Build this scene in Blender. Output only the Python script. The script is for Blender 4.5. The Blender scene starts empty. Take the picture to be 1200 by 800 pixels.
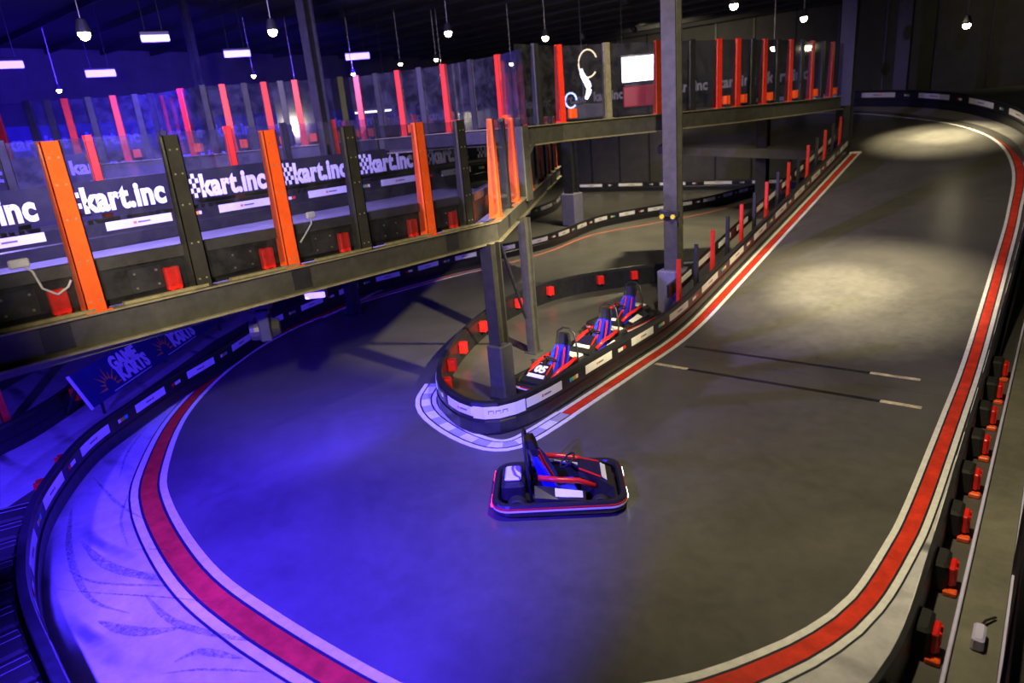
import bpy, math, random
import numpy as np
from mathutils import Vector, Matrix
random.seed(7)
SC = bpy.context.scene
COL = SC.collection
# ------------------------------------------------------------------ camera
F = 780.0; ZC = 4.9                                   # focal length in px of the 1200x800 frame, camera height
_dn = np.array([215., 2380., F]); _dn /= np.linalg.norm(_dn)
def hz(x): return 400 - (_dn[0]*(x-600) + _dn[2]*F)/_dn[1]
_Y = np.array([668., hz(1268)-400, F]); _Y /= np.linalg.norm(_Y)
_X = np.cross(_Y, -_dn)
if _X[0] < 0: _X = -_X
_M = np.array([_X, _Y, -_dn])
cd = bpy.data.cameras.new('camera'); cam = bpy.data.objects.new('camera', cd); COL.objects.link(cam)
cd.sensor_width = 36; cd.lens = 36*F/1200; cd.clip_end = 300; cd.clip_start = 0.05
cd.dof.use_dof = True; cd.dof.focus_distance = 9.5; cd.dof.aperture_fstop = 0.8
_r, _d, _f = _M[:, 0], _M[:, 1], _M[:, 2]
m4 = Matrix(((_r[0], -_d[0], -_f[0], 0), (_r[1], -_d[1], -_f[1], 0), (_r[2], -_d[2], -_f[2], ZC), (0, 0, 0, 1)))
cam.matrix_world = m4
SC.camera = cam
# ------------------------------------------------------------------ world, exposure
w = bpy.data.worlds.new('world'); SC.world = w; w.use_nodes = True
w.node_tree.nodes['Background'].inputs[0].default_value = (0.010, 0.010, 0.02, 1)
w.node_tree.nodes['Background'].inputs[1].default_value = 0.3
SC.view_settings.view_transform = 'Standard'; SC.view_settings.look = 'None'
SC.view_settings.exposure = 0.0; SC.view_settings.gamma = 1.0
try: SC.view_settings.use_curve_mapping = False
except Exception: pass
WARM = (1.0, 0.86, 0.52); BLUE = (0.054, 0.022, 1.0); VIOLET = (0.42, 0.32, 1.0)
def light(name, kind, loc, tgt, energy, color, size=0.3, spot=60, blend=0.6):
    l = bpy.data.lights.new(name, kind); l.energy = energy; l.color = color
    if kind == 'SPOT': l.spot_size = math.radians(spot); l.spot_blend = blend; l.shadow_soft_size = size
    elif kind == 'AREA': l.size = size
    else: l.shadow_soft_size = size
    o = bpy.data.objects.new(name, l); COL.objects.link(o); o.location = loc
    if tgt is not None:
        o.rotation_euler = (Vector(tgt)-Vector(loc)).to_track_quat('-Z', 'Y').to_euler()
    return o
# hall lamps outside the frame, with fill spots added to brighten dim areas: (place, aim, watts, colour, cone, blend)
HALL_AND_FILL = [
 ((-1.0, 8.0, 6.6), (-11.4, 12.2, 0.0), 13000, WARM, 38, 0.9),
 ((-2.0, 6.0, 8.7), (-3.0, 10.0, 0.0), 2900, WARM, 98, 1.0),
 ((-3.8, 17.0, 8.7), (-3.9, 16.6, 0.5), 11500, WARM, 25, 1.0),
 ((-3.0, 17.3, 8.7), (-3.7, 16.8, 0.5), 9500, WARM, 50, 1.0),  # wider second spot added to soften the edge of the ramp pool
 ((-3.7, 30.4, 8.7), (-3.7, 30.2, 3.0), 8000, WARM, 28, 1.0),
 ((-4.7, 30.2, 8.7), (-3.9, 30.0, 3.0), 6500, WARM, 52, 1.0),  # wide companion spot added to feather the pool on the upper bend
 ((-3.7, 20.0, 8.9), (-3.7, 23.0, 1.5), 900, WARM, 100, 0.9),
 ((-2.5, 0.0, 5.6), (-8.0, 5.6, 4.5), 3300, WARM, 62, 0.7),
 ((-14.0, 25.0, 8.7), (-13.5, 24.0, 0.0), 7000, WARM, 110, 0.8),  # fill added to brighten the far lower track
 ((-3.0, 7.5, 8.8), (-8.6, 16.5, 4.8), 4500, WARM, 60, 0.8),  # fill added to bring up the front of the bridge beam
 ((-12.0, 4.0, 8.7), (-13.5, 8.0, 3.3), 14000, VIOLET, 125, 0.8),  # violet fill added to brighten the raised deck behind the panels
 ((-21.0, 33.0, 8.7), (-21.0, 36.0, 0.0), 3600, WARM, 110, 0.8),  # fill added for the dark far end under the bridge
 ((-3.9, -1.5, 5.5), (-6.0, 3.0, 0.0), 26000, BLUE, 54, 0.9),  # blue fill added to strengthen the blue on the near floor
 ((-20.0, 37.0, 9.2), (-20.0, 44.0, 6.0), 900, WARM, 120, 0.9),  # fill added to light the banner on the far wall
 ((-1.0, 36.0, 9.0), (-2.0, 44.0, 6.0), 350, WARM, 120, 0.9),  # fill added to lift the dark wall past the upper bend
]
for i, (p, t, e, c, s, b) in enumerate(HALL_AND_FILL):
    light('hall_and_fill_light', 'SPOT', p, t, e, c, 0.12, s, b)

# ------------------------------------------------------------------ pixel helpers
def ray(x, y): return _M @ np.array([x-600., y-400., F])
def P(x, y, z=0.):
    r = ray(x, y); p = r*((z-ZC)/r[2]); return (p[0], p[1], z)
def PX(x, y, X):
    r = ray(x, y); p = r*(X/r[0]); return (X, p[1], p[2]+ZC)
def PD(x, y, D):                                       # point on a pixel's ray at a horizontal distance
    r = ray(x, y); p = r*(D/math.hypot(r[0], r[1])); return (p[0], p[1], p[2]+ZC)
def AZ(x):
    r = ray(x, hz(x)); n = math.hypot(r[0], r[1]); return np.array([r[0]/n, r[1]/n])
# ------------------------------------------------------------------ materials
MATS = {}
def mat(name, col, rough=0.5, metal=0.0, noise=0.0, nscale=6.0, emit=None, estr=0.0, spec=0.5, bump=0.0, col2=None, stretch=None, coat=0.0):
    if name in MATS: return MATS[name]
    m = bpy.data.materials.new(name); m.use_nodes = True; nt = m.node_tree
    b = nt.nodes['Principled BSDF']
    b.inputs['Base Color'].default_value = (*col, 1); b.inputs['Roughness'].default_value = rough
    b.inputs['Metallic'].default_value = metal; b.inputs['Specular IOR Level'].default_value = spec
    b.inputs['Coat Weight'].default_value = coat
    if emit:
        b.inputs['Emission Color'].default_value = (*emit, 1); b.inputs['Emission Strength'].default_value = estr
    if noise > 0 or col2:
        tc = nt.nodes.new('ShaderNodeTexCoord'); mp = nt.nodes.new('ShaderNodeMapping')
        if stretch: mp.inputs['Scale'].default_value = stretch
        ns = nt.nodes.new('ShaderNodeTexNoise'); ns.inputs['Scale'].default_value = nscale; ns.inputs['Detail'].default_value = 6; ns.inputs['Roughness'].default_value = 0.65
        nt.links.new(tc.outputs['Object'], mp.inputs[0]); nt.links.new(mp.outputs[0], ns.inputs['Vector'])
        rp = nt.nodes.new('ShaderNodeValToRGB')
        c2 = col2 or tuple(max(0, c*(1-noise)) for c in col)
        rp.color_ramp.elements[0].color = (*c2, 1); rp.color_ramp.elements[0].position = 0.35
        rp.color_ramp.elements[1].color = (*[min(1, c*(1+noise*0.6)) for c in col], 1); rp.color_ramp.elements[1].position = 0.65
        nt.links.new(ns.outputs['Fac'], rp.inputs[0]); nt.links.new(rp.outputs[0], b.inputs['Base Color'])
        if bump:
            bp = nt.nodes.new('ShaderNodeBump'); bp.inputs['Strength'].default_value = bump; bp.inputs['Distance'].default_value = 0.02
            nt.links.new(ns.outputs['Fac'], bp.inputs['Height']); nt.links.new(bp.outputs[0], b.inputs['Normal'])
    MATS[name] = m
    return m
def concrete(name, base, dark, rough, streak=False, marks=0.0):
    """polished concrete: cloudy two-scale tone, optional curved rubber marks"""
    m = bpy.data.materials.new(name); m.use_nodes = True; nt = m.node_tree; b = nt.nodes['Principled BSDF']
    tc = nt.nodes.new('ShaderNodeTexCoord')
    n1 = nt.nodes.new('ShaderNodeTexNoise'); n1.inputs['Scale'].default_value = 0.55; n1.inputs['Detail'].default_value = 8; n1.inputs['Roughness'].default_value = 0.6; n1.inputs['Distortion'].default_value = 0.6
    n2 = nt.nodes.new('ShaderNodeTexNoise'); n2.inputs['Scale'].default_value = 5.0; n2.inputs['Detail'].default_value = 8; n2.inputs['Roughness'].default_value = 0.7
    nt.links.new(tc.outputs['Object'], n1.inputs['Vector']); nt.links.new(tc.outputs['Object'], n2.inputs['Vector'])
    mx = nt.nodes.new('ShaderNodeMix'); mx.data_type = 'FLOAT'; mx.inputs[0].default_value = 0.4
    nt.links.new(n1.outputs['Fac'], mx.inputs[2]); nt.links.new(n2.outputs['Fac'], mx.inputs[3])
    rp = nt.nodes.new('ShaderNodeValToRGB')
    rp.color_ramp.elements[0].color = (*dark, 1); rp.color_ramp.elements[0].position = 0.38
    rp.color_ramp.elements[1].color = (*base, 1); rp.color_ramp.elements[1].position = 0.62
    nt.links.new(mx.outputs[0], rp.inputs[0]); out = rp.outputs[0]
    if marks:
        wv = nt.nodes.new('ShaderNodeTexWave'); wv.wave_type = 'RINGS'; wv.inputs['Scale'].default_value = 0.32; wv.inputs['Distortion'].default_value = 5; wv.inputs['Detail'].default_value = 2.5; wv.inputs['Detail Scale'].default_value = 0.7
        mp = nt.nodes.new('ShaderNodeMapping'); mp.inputs['Location'].default_value = (6.0, -1.0, 0)
        nt.links.new(tc.outputs['Object'], mp.inputs[0]); nt.links.new(mp.outputs[0], wv.inputs['Vector'])
        r2 = nt.nodes.new('ShaderNodeValToRGB'); e = r2.color_ramp.elements
        e[0].position = 0.86; e[0].color = (0, 0, 0, 1); e[1].position = 0.99; e[1].color = (1, 1, 1, 1)
        nt.links.new(wv.outputs['Fac'], r2.inputs[0])
        n3 = nt.nodes.new('ShaderNodeTexNoise'); n3.inputs['Scale'].default_value = 0.9; n3.inputs['Detail'].default_value = 5
        nt.links.new(tc.outputs['Object'], n3.inputs['Vector'])
        r3 = nt.nodes.new('ShaderNodeValToRGB'); r3.color_ramp.elements[0].position = 0.45; r3.color_ramp.elements[1].position = 0.65
        nt.links.new(n3.outputs['Fac'], r3.inputs[0])
        mu = nt.nodes.new('ShaderNodeMath'); mu.operation = 'MULTIPLY'; nt.links.new(r2.outputs[0], mu.inputs[0]); nt.links.new(r3.outputs[0], mu.inputs[1])
        mu2 = nt.nodes.new('ShaderNodeMath'); mu2.operation = 'MULTIPLY'; mu2.inputs[1].default_value = marks; nt.links.new(mu.outputs[0], mu2.inputs[0])
        mc = nt.nodes.new('ShaderNodeMix'); mc.data_type = 'RGBA'; mc.inputs[7].default_value = (0.03, 0.03, 0.035, 1)
        nt.links.new(mu2.outputs[0], mc.inputs[0]); nt.links.new(out, mc.inputs[6]); out = mc.outputs[2]
    nt.links.new(out, b.inputs['Base Color'])
    rr = nt.nodes.new('ShaderNodeMapRange'); rr.inputs[3].default_value = rough-0.08; rr.inputs[4].default_value = rough+0.14
    nt.links.new(n2.outputs['Fac'], rr.inputs[0]); nt.links.new(rr.outputs[0], b.inputs['Roughness'])
    MATS[name] = m
    return m
def glassy(name, tint=(0.93, 0.93, 1.0), gloss=0.12, haze=0.03):
    m = bpy.data.materials.new(name); m.use_nodes = True; nt = m.node_tree; nt.nodes.clear()
    o = nt.nodes.new('ShaderNodeOutputMaterial'); t = nt.nodes.new('ShaderNodeBsdfTransparent'); t.inputs[0].default_value = (*tint, 1)
    g = nt.nodes.new('ShaderNodeBsdfGlossy'); g.inputs['Roughness'].default_value = 0.06
    d = nt.nodes.new('ShaderNodeBsdfDiffuse'); d.inputs[0].default_value = (0.6, 0.6, 0.7, 1)
    lw = nt.nodes.new('ShaderNodeLayerWeight'); lw.inputs[0].default_value = 0.35
    mr = nt.nodes.new('ShaderNodeMapRange'); mr.inputs[3].default_value = gloss*0.5; mr.inputs[4].default_value = gloss*3
    nt.links.new(lw.outputs['Fresnel'], mr.inputs[0])
    m1 = nt.nodes.new('ShaderNodeMixShader'); nt.links.new(mr.outputs[0], m1.inputs[0]); nt.links.new(t.outputs[0], m1.inputs[1]); nt.links.new(g.outputs[0], m1.inputs[2])
    tc = nt.nodes.new('ShaderNodeTexCoord'); n = nt.nodes.new('ShaderNodeTexNoise'); n.inputs['Scale'].default_value = 3; n.inputs['Detail'].default_value = 8; n.inputs['Roughness'].default_value = 0.75
    nt.links.new(tc.outputs['Object'], n.inputs['Vector'])
    r = nt.nodes.new('ShaderNodeMapRange'); r.inputs[1].default_value = 0.42; r.inputs[2].default_value = 0.75; r.inputs[3].default_value = haze*0.4; r.inputs[4].default_value = haze*2.5
    nt.links.new(n.outputs['Fac'], r.inputs[0])
    m2 = nt.nodes.new('ShaderNodeMixShader'); nt.links.new(r.outputs[0], m2.inputs[0]); nt.links.new(m1.outputs[0], m2.inputs[1]); nt.links.new(d.outputs[0], m2.inputs[2])
    nt.links.new(m2.outputs[0], o.inputs[0]); MATS[name] = m
    return m
track_m = concrete('polished_dark_concrete', (0.108, 0.103, 0.094), (0.072, 0.069, 0.064), 0.29)
pale_m = concrete('pale_runoff_paint', (0.66, 0.65, 0.68), (0.42, 0.41, 0.45), 0.45, marks=0.75)
walk_m = concrete('worn_concrete', (0.20, 0.19, 0.15), (0.11, 0.105, 0.085), 0.6)
deck_m = concrete('deck_surface', (0.20, 0.20, 0.22), (0.12, 0.12, 0.14), 0.3)
white_m = mat('white_paint', (0.80, 0.79, 0.78), 0.45, noise=0.12, nscale=9)
red_m = mat('red_paint', (0.72, 0.045, 0.02), 0.4, noise=0.28, nscale=4)
dline_m = mat('dark_line_paint', (0.02, 0.02, 0.035), 0.5, noise=0.2)
lilac_m = mat('grey_kerb_paint', (0.42, 0.40, 0.47), 0.45, noise=0.1)
black_m = mat('black_plastic', (0.016, 0.016, 0.019), 0.30, noise=0.35, nscale=10)
rubber_m = mat('black_rubber', (0.012, 0.012, 0.012), 0.75, noise=0.3, nscale=20)
steel_m = mat('dark_painted_steel', (0.075, 0.072, 0.066), 0.45, 0.3, noise=0.25, nscale=5)
steel2_m = mat('black_painted_steel', (0.028, 0.028, 0.034), 0.42, 0.2, noise=0.3, nscale=6)
postk_m = mat('black_post_coat', (0.040, 0.038, 0.036), 0.38, 0.2, noise=0.25, nscale=6)
flange_m = mat('bare_flange_edge', (0.40, 0.36, 0.24), 0.4, 0.5, noise=0.25, nscale=8)
orange_m = mat('orange_powder_coat', (0.90, 0.105, 0.018), 0.38, noise=0.12, nscale=7)
redp_m = mat('red_powder_coat', (0.80, 0.035, 0.018), 0.4, noise=0.15, nscale=7)
clip_m = mat('red_plastic', (0.78, 0.02, 0.015), 0.35, noise=0.15, nscale=9)
bolt_m = mat('zinc_bolt', (0.75, 0.72, 0.6), 0.3, 0.8, noise=0.1)
stick_m = mat('white_sticker', (0.78, 0.78, 0.76), 0.4, noise=0.05)
glass_m = glassy('scuffed_clear_panel', haze=0.012)
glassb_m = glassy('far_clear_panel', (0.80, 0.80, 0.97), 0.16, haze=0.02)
wall_m = mat('dark_grey_wall', (0.050, 0.048, 0.044), 0.75, noise=0.2, nscale=1.5)
ceil_m = mat('black_ceiling', (0.016, 0.016, 0.024), 0.7, noise=0.3, nscale=1)
navy_m = mat('navy_banner', (0.022, 0.022, 0.15), 0.5, noise=0.2, nscale=3)
band_m = mat('black_banner', (0.016, 0.016, 0.024), 0.4, noise=0.2, nscale=3)
letter_m = mat('white_lettering', (0.85, 0.85, 0.88), 0.5, noise=0.04)
letter2_m = mat('faded_lettering', (0.62, 0.60, 0.72), 0.5, noise=0.05)
lamp_m = mat('lit_warm_lamp', (1, 1, 1), 0.4, noise=0.02, emit=(1.0, 0.86, 0.52), estr=45)
blamp_m = mat('lit_blue_lamp', (1, 1, 1), 0.4, noise=0.02, emit=(0.15, 0.11, 1.0), estr=5)
cable_m = mat('white_cable', (0.75, 0.75, 0.7), 0.5, noise=0.05)
pad_m = mat('violet_lit_pad', (0.15, 0.145, 0.21), 0.55, noise=0.15, nscale=5)  # bluish light falling on the pad is put into its colour
# ------------------------------------------------------------------ mesh helpers
def obj(name, vf, material, parent=None, smooth=False):
    me = bpy.data.meshes.new(name); me.from_pydata([tuple(map(float, v)) for v in vf[0]], [], vf[1])
    me.materials.append(material); me.update()
    if smooth:
        for p in me.polygons: p.use_smooth = True
    o = bpy.data.objects.new(name, me); COL.objects.link(o)
    if parent is not None:
        o.parent = parent; o.matrix_parent_inverse = Matrix.Identity(4)
    return o
def empty(name, loc=(0, 0, 0), rz=0):
    o = bpy.data.objects.new(name, None); COL.objects.link(o); o.location = loc; o.rotation_euler = (0, 0, rz); o.empty_display_size = 0.1
    return o
def tag(o, label, cat=None, group=None, kind=None):
    o['label'] = label
    if cat: o['category'] = cat
    if group: o['group'] = group
    if kind: o['kind'] = kind
    return o
def struct(o, label=None):
    o['kind'] = 'structure'
    if label: o['label'] = label; o['category'] = label.split()[-1]
    return o
class MB:
    def __init__(s): s.v = []; s.f = []
    def add(s, v, f):
        n = len(s.v); s.v += [tuple(a) for a in v]; s.f += [tuple(i+n for i in q) for q in f]; return s
    def box(s, c, d, rz=0.0, tilt=None):
        x, y, z = d[0]/2, d[1]/2, d[2]/2
        R = Matrix.Rotation(rz, 3, 'Z')
        if tilt is not None: R = R @ tilt
        v = [Vector(c)+R @ Vector((a*x, b*y, e*z)) for a in (-1, 1) for b in (-1, 1) for e in (-1, 1)]
        return s.add(v, [(0, 1, 3, 2), (4, 6, 7, 5), (0, 4, 5, 1), (2, 3, 7, 6), (0, 2, 6, 4), (1, 5, 7, 3)])
    def bevbox(s, c, d, b=0.02, rz=0.0):
        x, y, z = d[0]/2, d[1]/2, d[2]/2
        pr = [(-x+b, -y), (x-b, -y), (x, -y+b), (x, y-b), (x-b, y), (-x+b, y), (-x, y-b), (-x, -y+b)]
        pi = [(a*(1-b/x), e*(1-b/y)) for a, e in pr]
        R = Matrix.Rotation(rz, 3, 'Z'); v = []; f = []
        for q, h in ((pi, -z), (pr, -z+b), (pr, z-b), (pi, z)): v += [Vector(c)+R @ Vector((a, e, h)) for a, e in q]
        for k in range(3):
            for i in range(8): f.append((k*8+i, k*8+(i+1) % 8, k*8+8+(i+1) % 8, k*8+8+i))
        f.append(tuple(range(7, -1, -1))); f.append(tuple(range(24, 32)))
        return s.add(v, f)
    def tube(s, pts, r, n=8, closed=False, cap=True):
        pts = [Vector(p) for p in pts]; m = len(pts); v = []; f = []
        rr = r if isinstance(r, (list, tuple)) else [r]*m
        for i, p in enumerate(pts):
            a = pts[(i-1) % m] if (closed or i > 0) else p; b = pts[(i+1) % m] if (closed or i < m-1) else p
            t = (b-a).normalized(); u = t.cross(Vector((0, 0, 1)))
            if u.length < 1e-3: u = t.cross(Vector((1, 0, 0)))
            u.normalize(); w_ = u.cross(t)
            for k in range(n):
                an = 2*math.pi*k/n; v.append(p+(u*math.cos(an)+w_*math.sin(an))*rr[i])
        for i in range(m if closed else m-1):
            j = (i+1) % m
            for k in range(n): f.append((i*n+k, i*n+(k+1) % n, j*n+(k+1) % n, j*n+k))
        if cap and not closed: f.append(tuple(range(n-1, -1, -1))); f.append(tuple((m-1)*n+k for k in range(n)))
        return s.add(v, f)
    def lathe(s, prof, c=(0, 0, 0), axis='z', n=16):
        v = []; f = []
        for r, h in prof:
            for k in range(n):
                a = 2*math.pi*k/n; x, y = r*math.cos(a), r*math.sin(a)
                q = (x, y, h) if axis == 'z' else ((h, x, y) if axis == 'x' else (x, h, y))
                v.append((q[0]+c[0], q[1]+c[1], q[2]+c[2]))
        for i in range(len(prof)-1):
            for k in range(n): f.append((i*n+k, i*n+(k+1) % n, (i+1)*n+(k+1) % n, (i+1)*n+k))
        f.append(tuple(range(n-1, -1, -1))); f.append(tuple((len(prof)-1)*n+k for k in range(n)))
        return s.add(v, f)
    def prism(s, poly, z0, z1):
        n = len(poly); v = [(x, y, z0) for x, y in poly]+[(x, y, z1) for x, y in poly]
        f = [(i, (i+1) % n, n+(i+1) % n, n+i) for i in range(n)]+[tuple(range(n-1, -1, -1)), tuple(range(n, 2*n))]
        return s.add(v, f)
    def loft(s, rings, cap=True, closed=True):
        n = len(rings[0]); v = [p for r in rings for p in r]; f = []
        for i in range(len(rings)-1):
            for k in range(n if closed else n-1): f.append((i*n+k, i*n+(k+1) % n, (i+1)*n+(k+1) % n, (i+1)*n+k))
        if cap: f.append(tuple(range(n-1, -1, -1))); f.append(tuple((len(rings)-1)*n+k for k in range(n)))
        return s.add(v, f)
    def build(s, name, material, parent=None, smooth=False): return obj(name, (s.v, s.f), material, parent, smooth)
class Path:
    """plan polyline, optionally Catmull-Rom smoothed, with arc length and left normals"""
    def __init__(s, pts, smooth=True, step=0.25):
        p = [np.array(q[:2], float) for q in pts]; out = []
        if smooth and len(p) > 2:
            e = [2*p[0]-p[1]]+p+[2*p[-1]-p[-2]]
            for i in range(1, len(e)-2):
                n = max(2, int(np.linalg.norm(e[i+1]-e[i])/step))
                for k in range(n):
                    t = k/n; a, b, c, d = e[i-1], e[i], e[i+1], e[i+2]
                    out.append(0.5*((2*b)+(-a+c)*t+(2*a-5*b+4*c-d)*t*t+(-a+3*b-3*c+d)*t**3))
            out.append(p[-1])
        else:
            for i in range(len(p)-1):
                n = max(1, int(np.linalg.norm(p[i+1]-p[i])/(step*2)))
                for k in range(n): out.append(p[i]+(p[i+1]-p[i])*k/n)
            out.append(p[-1])
        s.p = out; s.s = [0.0]
        for i in range(1, len(out)): s.s.append(s.s[-1]+float(np.linalg.norm(out[i]-out[i-1])))
        s.L = s.s[-1]
        s.n = []
        for i in range(len(out)):
            t = out[min(i+1, len(out)-1)]-out[max(i-1, 0)]; t = t/np.linalg.norm(t); s.n.append(np.array([-t[1], t[0]]))
    def at(s, q):
        q = min(max(q, 0), s.L); i = int(np.searchsorted(s.s, q)); i = min(max(i, 1), len(s.s)-1)
        t = (q-s.s[i-1])/max(1e-9, s.s[i]-s.s[i-1]); n = s.n[i-1]*(1-t)+s.n[i]*t; n = n/np.linalg.norm(n)
        return s.p[i-1]*(1-t)+s.p[i]*t, n
    def stations(s, a, b):
        return [a]+[q for q in s.s if a+1e-3 < q < b-1e-3]+[b]
    def near(s, x, y):
        return s.s[int(np.argmin([np.hypot(p[0]-x, p[1]-y) for p in s.p]))]
    def hit(s, px):                                    # arc length where the azimuth of a photo column meets the path
        d = AZ(px); best = None
        for i in range(len(s.p)-1):
            c0 = s.p[i][0]*d[1]-s.p[i][1]*d[0]; c1 = s.p[i+1][0]*d[1]-s.p[i+1][1]*d[0]
            if c0*c1 <= 0 and s.p[i] @ d > 0: best = s.s[i]+(s.s[i+1]-s.s[i])*abs(c0)/(abs(c0)+abs(c1)+1e-9)
        return best
flat = lambda x, y: 0.0
def sweep(path, prof, zf=flat, a=0.0, b=None, closed=True, uf=None):
    b = path.L if b is None else b; v = []; f = []; n = len(prof); st = path.stations(a, b)
    for q in st:
        p, nn = path.at(q); z0 = zf(p[0], p[1]); ku = uf(q) if uf else 1.0
        for u, h in prof:
            u = u*ku
            c = p+nn*u; v.append((c[0], c[1], z0+h))
    m = len(st)
    for i in range(m-1):
        for k in range(n if closed else n-1): f.append((i*n+k, (i+1)*n+k, (i+1)*n+(k+1) % n, i*n+(k+1) % n))
    if closed: f.append(tuple(range(n))); f.append(tuple((m-1)*n+k for k in range(n-1, -1, -1)))
    return v, f
def slab(n0, n1, z0, z1): return [(n0, z0), (n1, z0), (n1, z1), (n0, z1)]
TXT = {}
def text_mesh(s, size, bold=0.0, extrude=0.004):
    k = (s, size, bold, extrude)
    if k in TXT: return TXT[k]
    c = bpy.data.curves.new('lettering', 'FONT'); c.body = s; c.size = size; c.extrude = extrude; c.offset = bold; c.space_character = 1.0+bold*1.2; c.resolution_u = 3
    o = bpy.data.objects.new('lettering', c); COL.objects.link(o)
    dg = bpy.context.evaluated_depsgraph_get(); me = bpy.data.meshes.new_from_object(o.evaluated_get(dg))
    bpy.data.objects.remove(o); TXT[k] = me
    return me
def text(name, s, size, origin, xdir, ydir, material, parent=None, bold=0.0, width=None):
    me = text_mesh(s, size, bold).copy(); me.materials.clear(); me.materials.append(material)
    o = bpy.data.objects.new(name, me); COL.objects.link(o)
    X = Vector(xdir).normalized(); Yv = Vector(ydir); Yv = (Yv-X*Yv.dot(X)).normalized(); Z = X.cross(Yv)
    xs = [v.co.x for v in me.vertices]; k = 1.0
    if width and xs: k = width/(max(xs)-min(xs))
    R = Matrix(((X.x*k, Yv.x, Z.x, origin[0]), (X.y*k, Yv.y, Z.y, origin[1]), (X.z*k, Yv.z, Z.z, origin[2]), (0, 0, 0, 1)))
    me.transform(R)
    if parent is not None: o.parent = parent; o.matrix_parent_inverse = Matrix.Identity(4)
    return o
def copy_tree(o, parent=None):
    c = o.copy(); COL.objects.link(c)
    if parent is not None: c.parent = parent
    for ch in list(o.children): copy_tree(ch, c)
    return c
# ------------------------------------------------------------------ the hall
def zr(x, y):                                          # height of the climbing track
    s = 0.185; y0 = 13.6; k = 1.3
    d = y-y0
    if d < -k: return 0.0
    if d < k: return s*(d+k)**2/(4*k)
    return s*min(d, 26.0)
def zi(x, y): return zr(x, y) if x > -7.9 else 0.0
X0, X1, Y0, Y1, ZT = -36.0, 9.0, -7.0, 44.0, 9.8
fl = struct(MB().add([(X0, Y0, 0), (X1, Y0, 0), (X1, Y1, 0), (X0, Y1, 0)], [(0, 1, 2, 3)]).build('floor', track_m), 'dark polished concrete hall floor')
def wallbox(name, a, b, label):
    return struct(MB().box(((a[0]+b[0])/2, (a[1]+b[1])/2, ZT/2), (abs(b[0]-a[0])+0.2, abs(b[1]-a[1])+0.2, ZT)).build(name, wall_m), label)
wallbox('wall_left', (X0-0.1, Y0), (X0-0.1, Y1), 'dark left hall wall'); wallbox('wall_right', (X1+0.1, Y0), (X1+0.1, Y1), 'dark right hall wall')
wf = wallbox('wall_far', (X0, Y1+0.1), (X1, Y1+0.1), 'dark grey far hall wall'); wallbox('wall_near', (X0, Y0-0.1), (X1, Y0-0.1), 'dark hall wall behind the viewer')
for k in range(18):                                    # cladding joints of the far wall
    MB().box((X0+2.4*k+1.0, Y1-0.03, ZT/2), (0.10, 0.06, ZT)).build('cladding_strip', steel2_m, wf)
ce = struct(MB().box(((X0+X1)/2, (Y0+Y1)/2, ZT+0.1), (X1-X0, Y1-Y0, 0.2)).build('ceiling', ceil_m), 'black hall ceiling')
for k in range(22):
    MB().box(((X0+X1)/2, Y0+1+k*2.3, ZT-0.11), (X1-X0, 0.14, 0.22)).build('ceiling_beam', ceil_m, ce)
# ------------------------------------------------------------------ ramp and upper bend
def ramp_mesh(ys, xl, low):
    v = []; f = []
    for y in ys:
        z = zr(0, y)+0.004; lo = low(z)
        v += [(xl(y), y, z), (-0.50, y, z), (-0.50, y, lo), (xl(y), y, lo)]
    n = len(ys)
    for i in range(n-1):
        a, b = i*4, i*4+4
        f += [(a, a+1, b+1, b), (a+1, a+2, b+2, b+1), (a+3, a, b, b+3), (a+2, a+3, b+3, b+2)]
    f += [(0, 3, 2, 1), (4*n-4, 4*n-3, 4*n-2, 4*n-1)]
    return v, f
rp_ = struct(obj('ramp', ramp_mesh([12.2+0.4*k for k in range(42)], lambda y: -6.75, lambda z: -0.01), track_m), 'dark concrete ramp climbing to the upper bend'); rp_['category'] = 'ramp'
pf_ = struct(obj('upper_platform', ramp_mesh([28.6+0.6*k for k in range(17)], lambda y: -6.75-min(9.0, (y-28.6)*4), lambda z: z-.35), track_m), 'dark concrete platform carrying the upper bend'); pf_['category'] = 'platform'
# floor seams where the ramp starts (worn tape strips)
seam_m = mat('dark_joint_strip', (0.022, 0.022, 0.024), 0.35, noise=0.4, nscale=3)
tape_m = mat('worn_yellow_tape', (0.62, 0.55, 0.34), 0.5, noise=0.5, nscale=6)
for (y, xa, xb, za) in ((11.55, -5.5, -1.5, 0.003), (12.75, -5.9, -2.3, zr(0, 12.75)+0.008)):
    s_ = struct(MB().box(((xa+xb)/2, y, za), (xb-xa, 0.10, 0.006)).build('trim_1' if y < 12 else 'trim_2', seam_m), 'dark joint strip across the foot of the ramp' if y < 12 else 'upper dark joint strip across the ramp')
    s_['category'] = 'joint strip'
    ta, tb = ((-6.0, -5.3), (-1.9, -1.3)) if y < 12 else ((-2.3, -1.5), (-2.3, -1.5))
    for (p, q) in {ta, tb}: MB().box(((p+q)/2, y, za+0.004), (q-p, 0.11, 0.004)).build('worn_tape', tape_m, s_)
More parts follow.
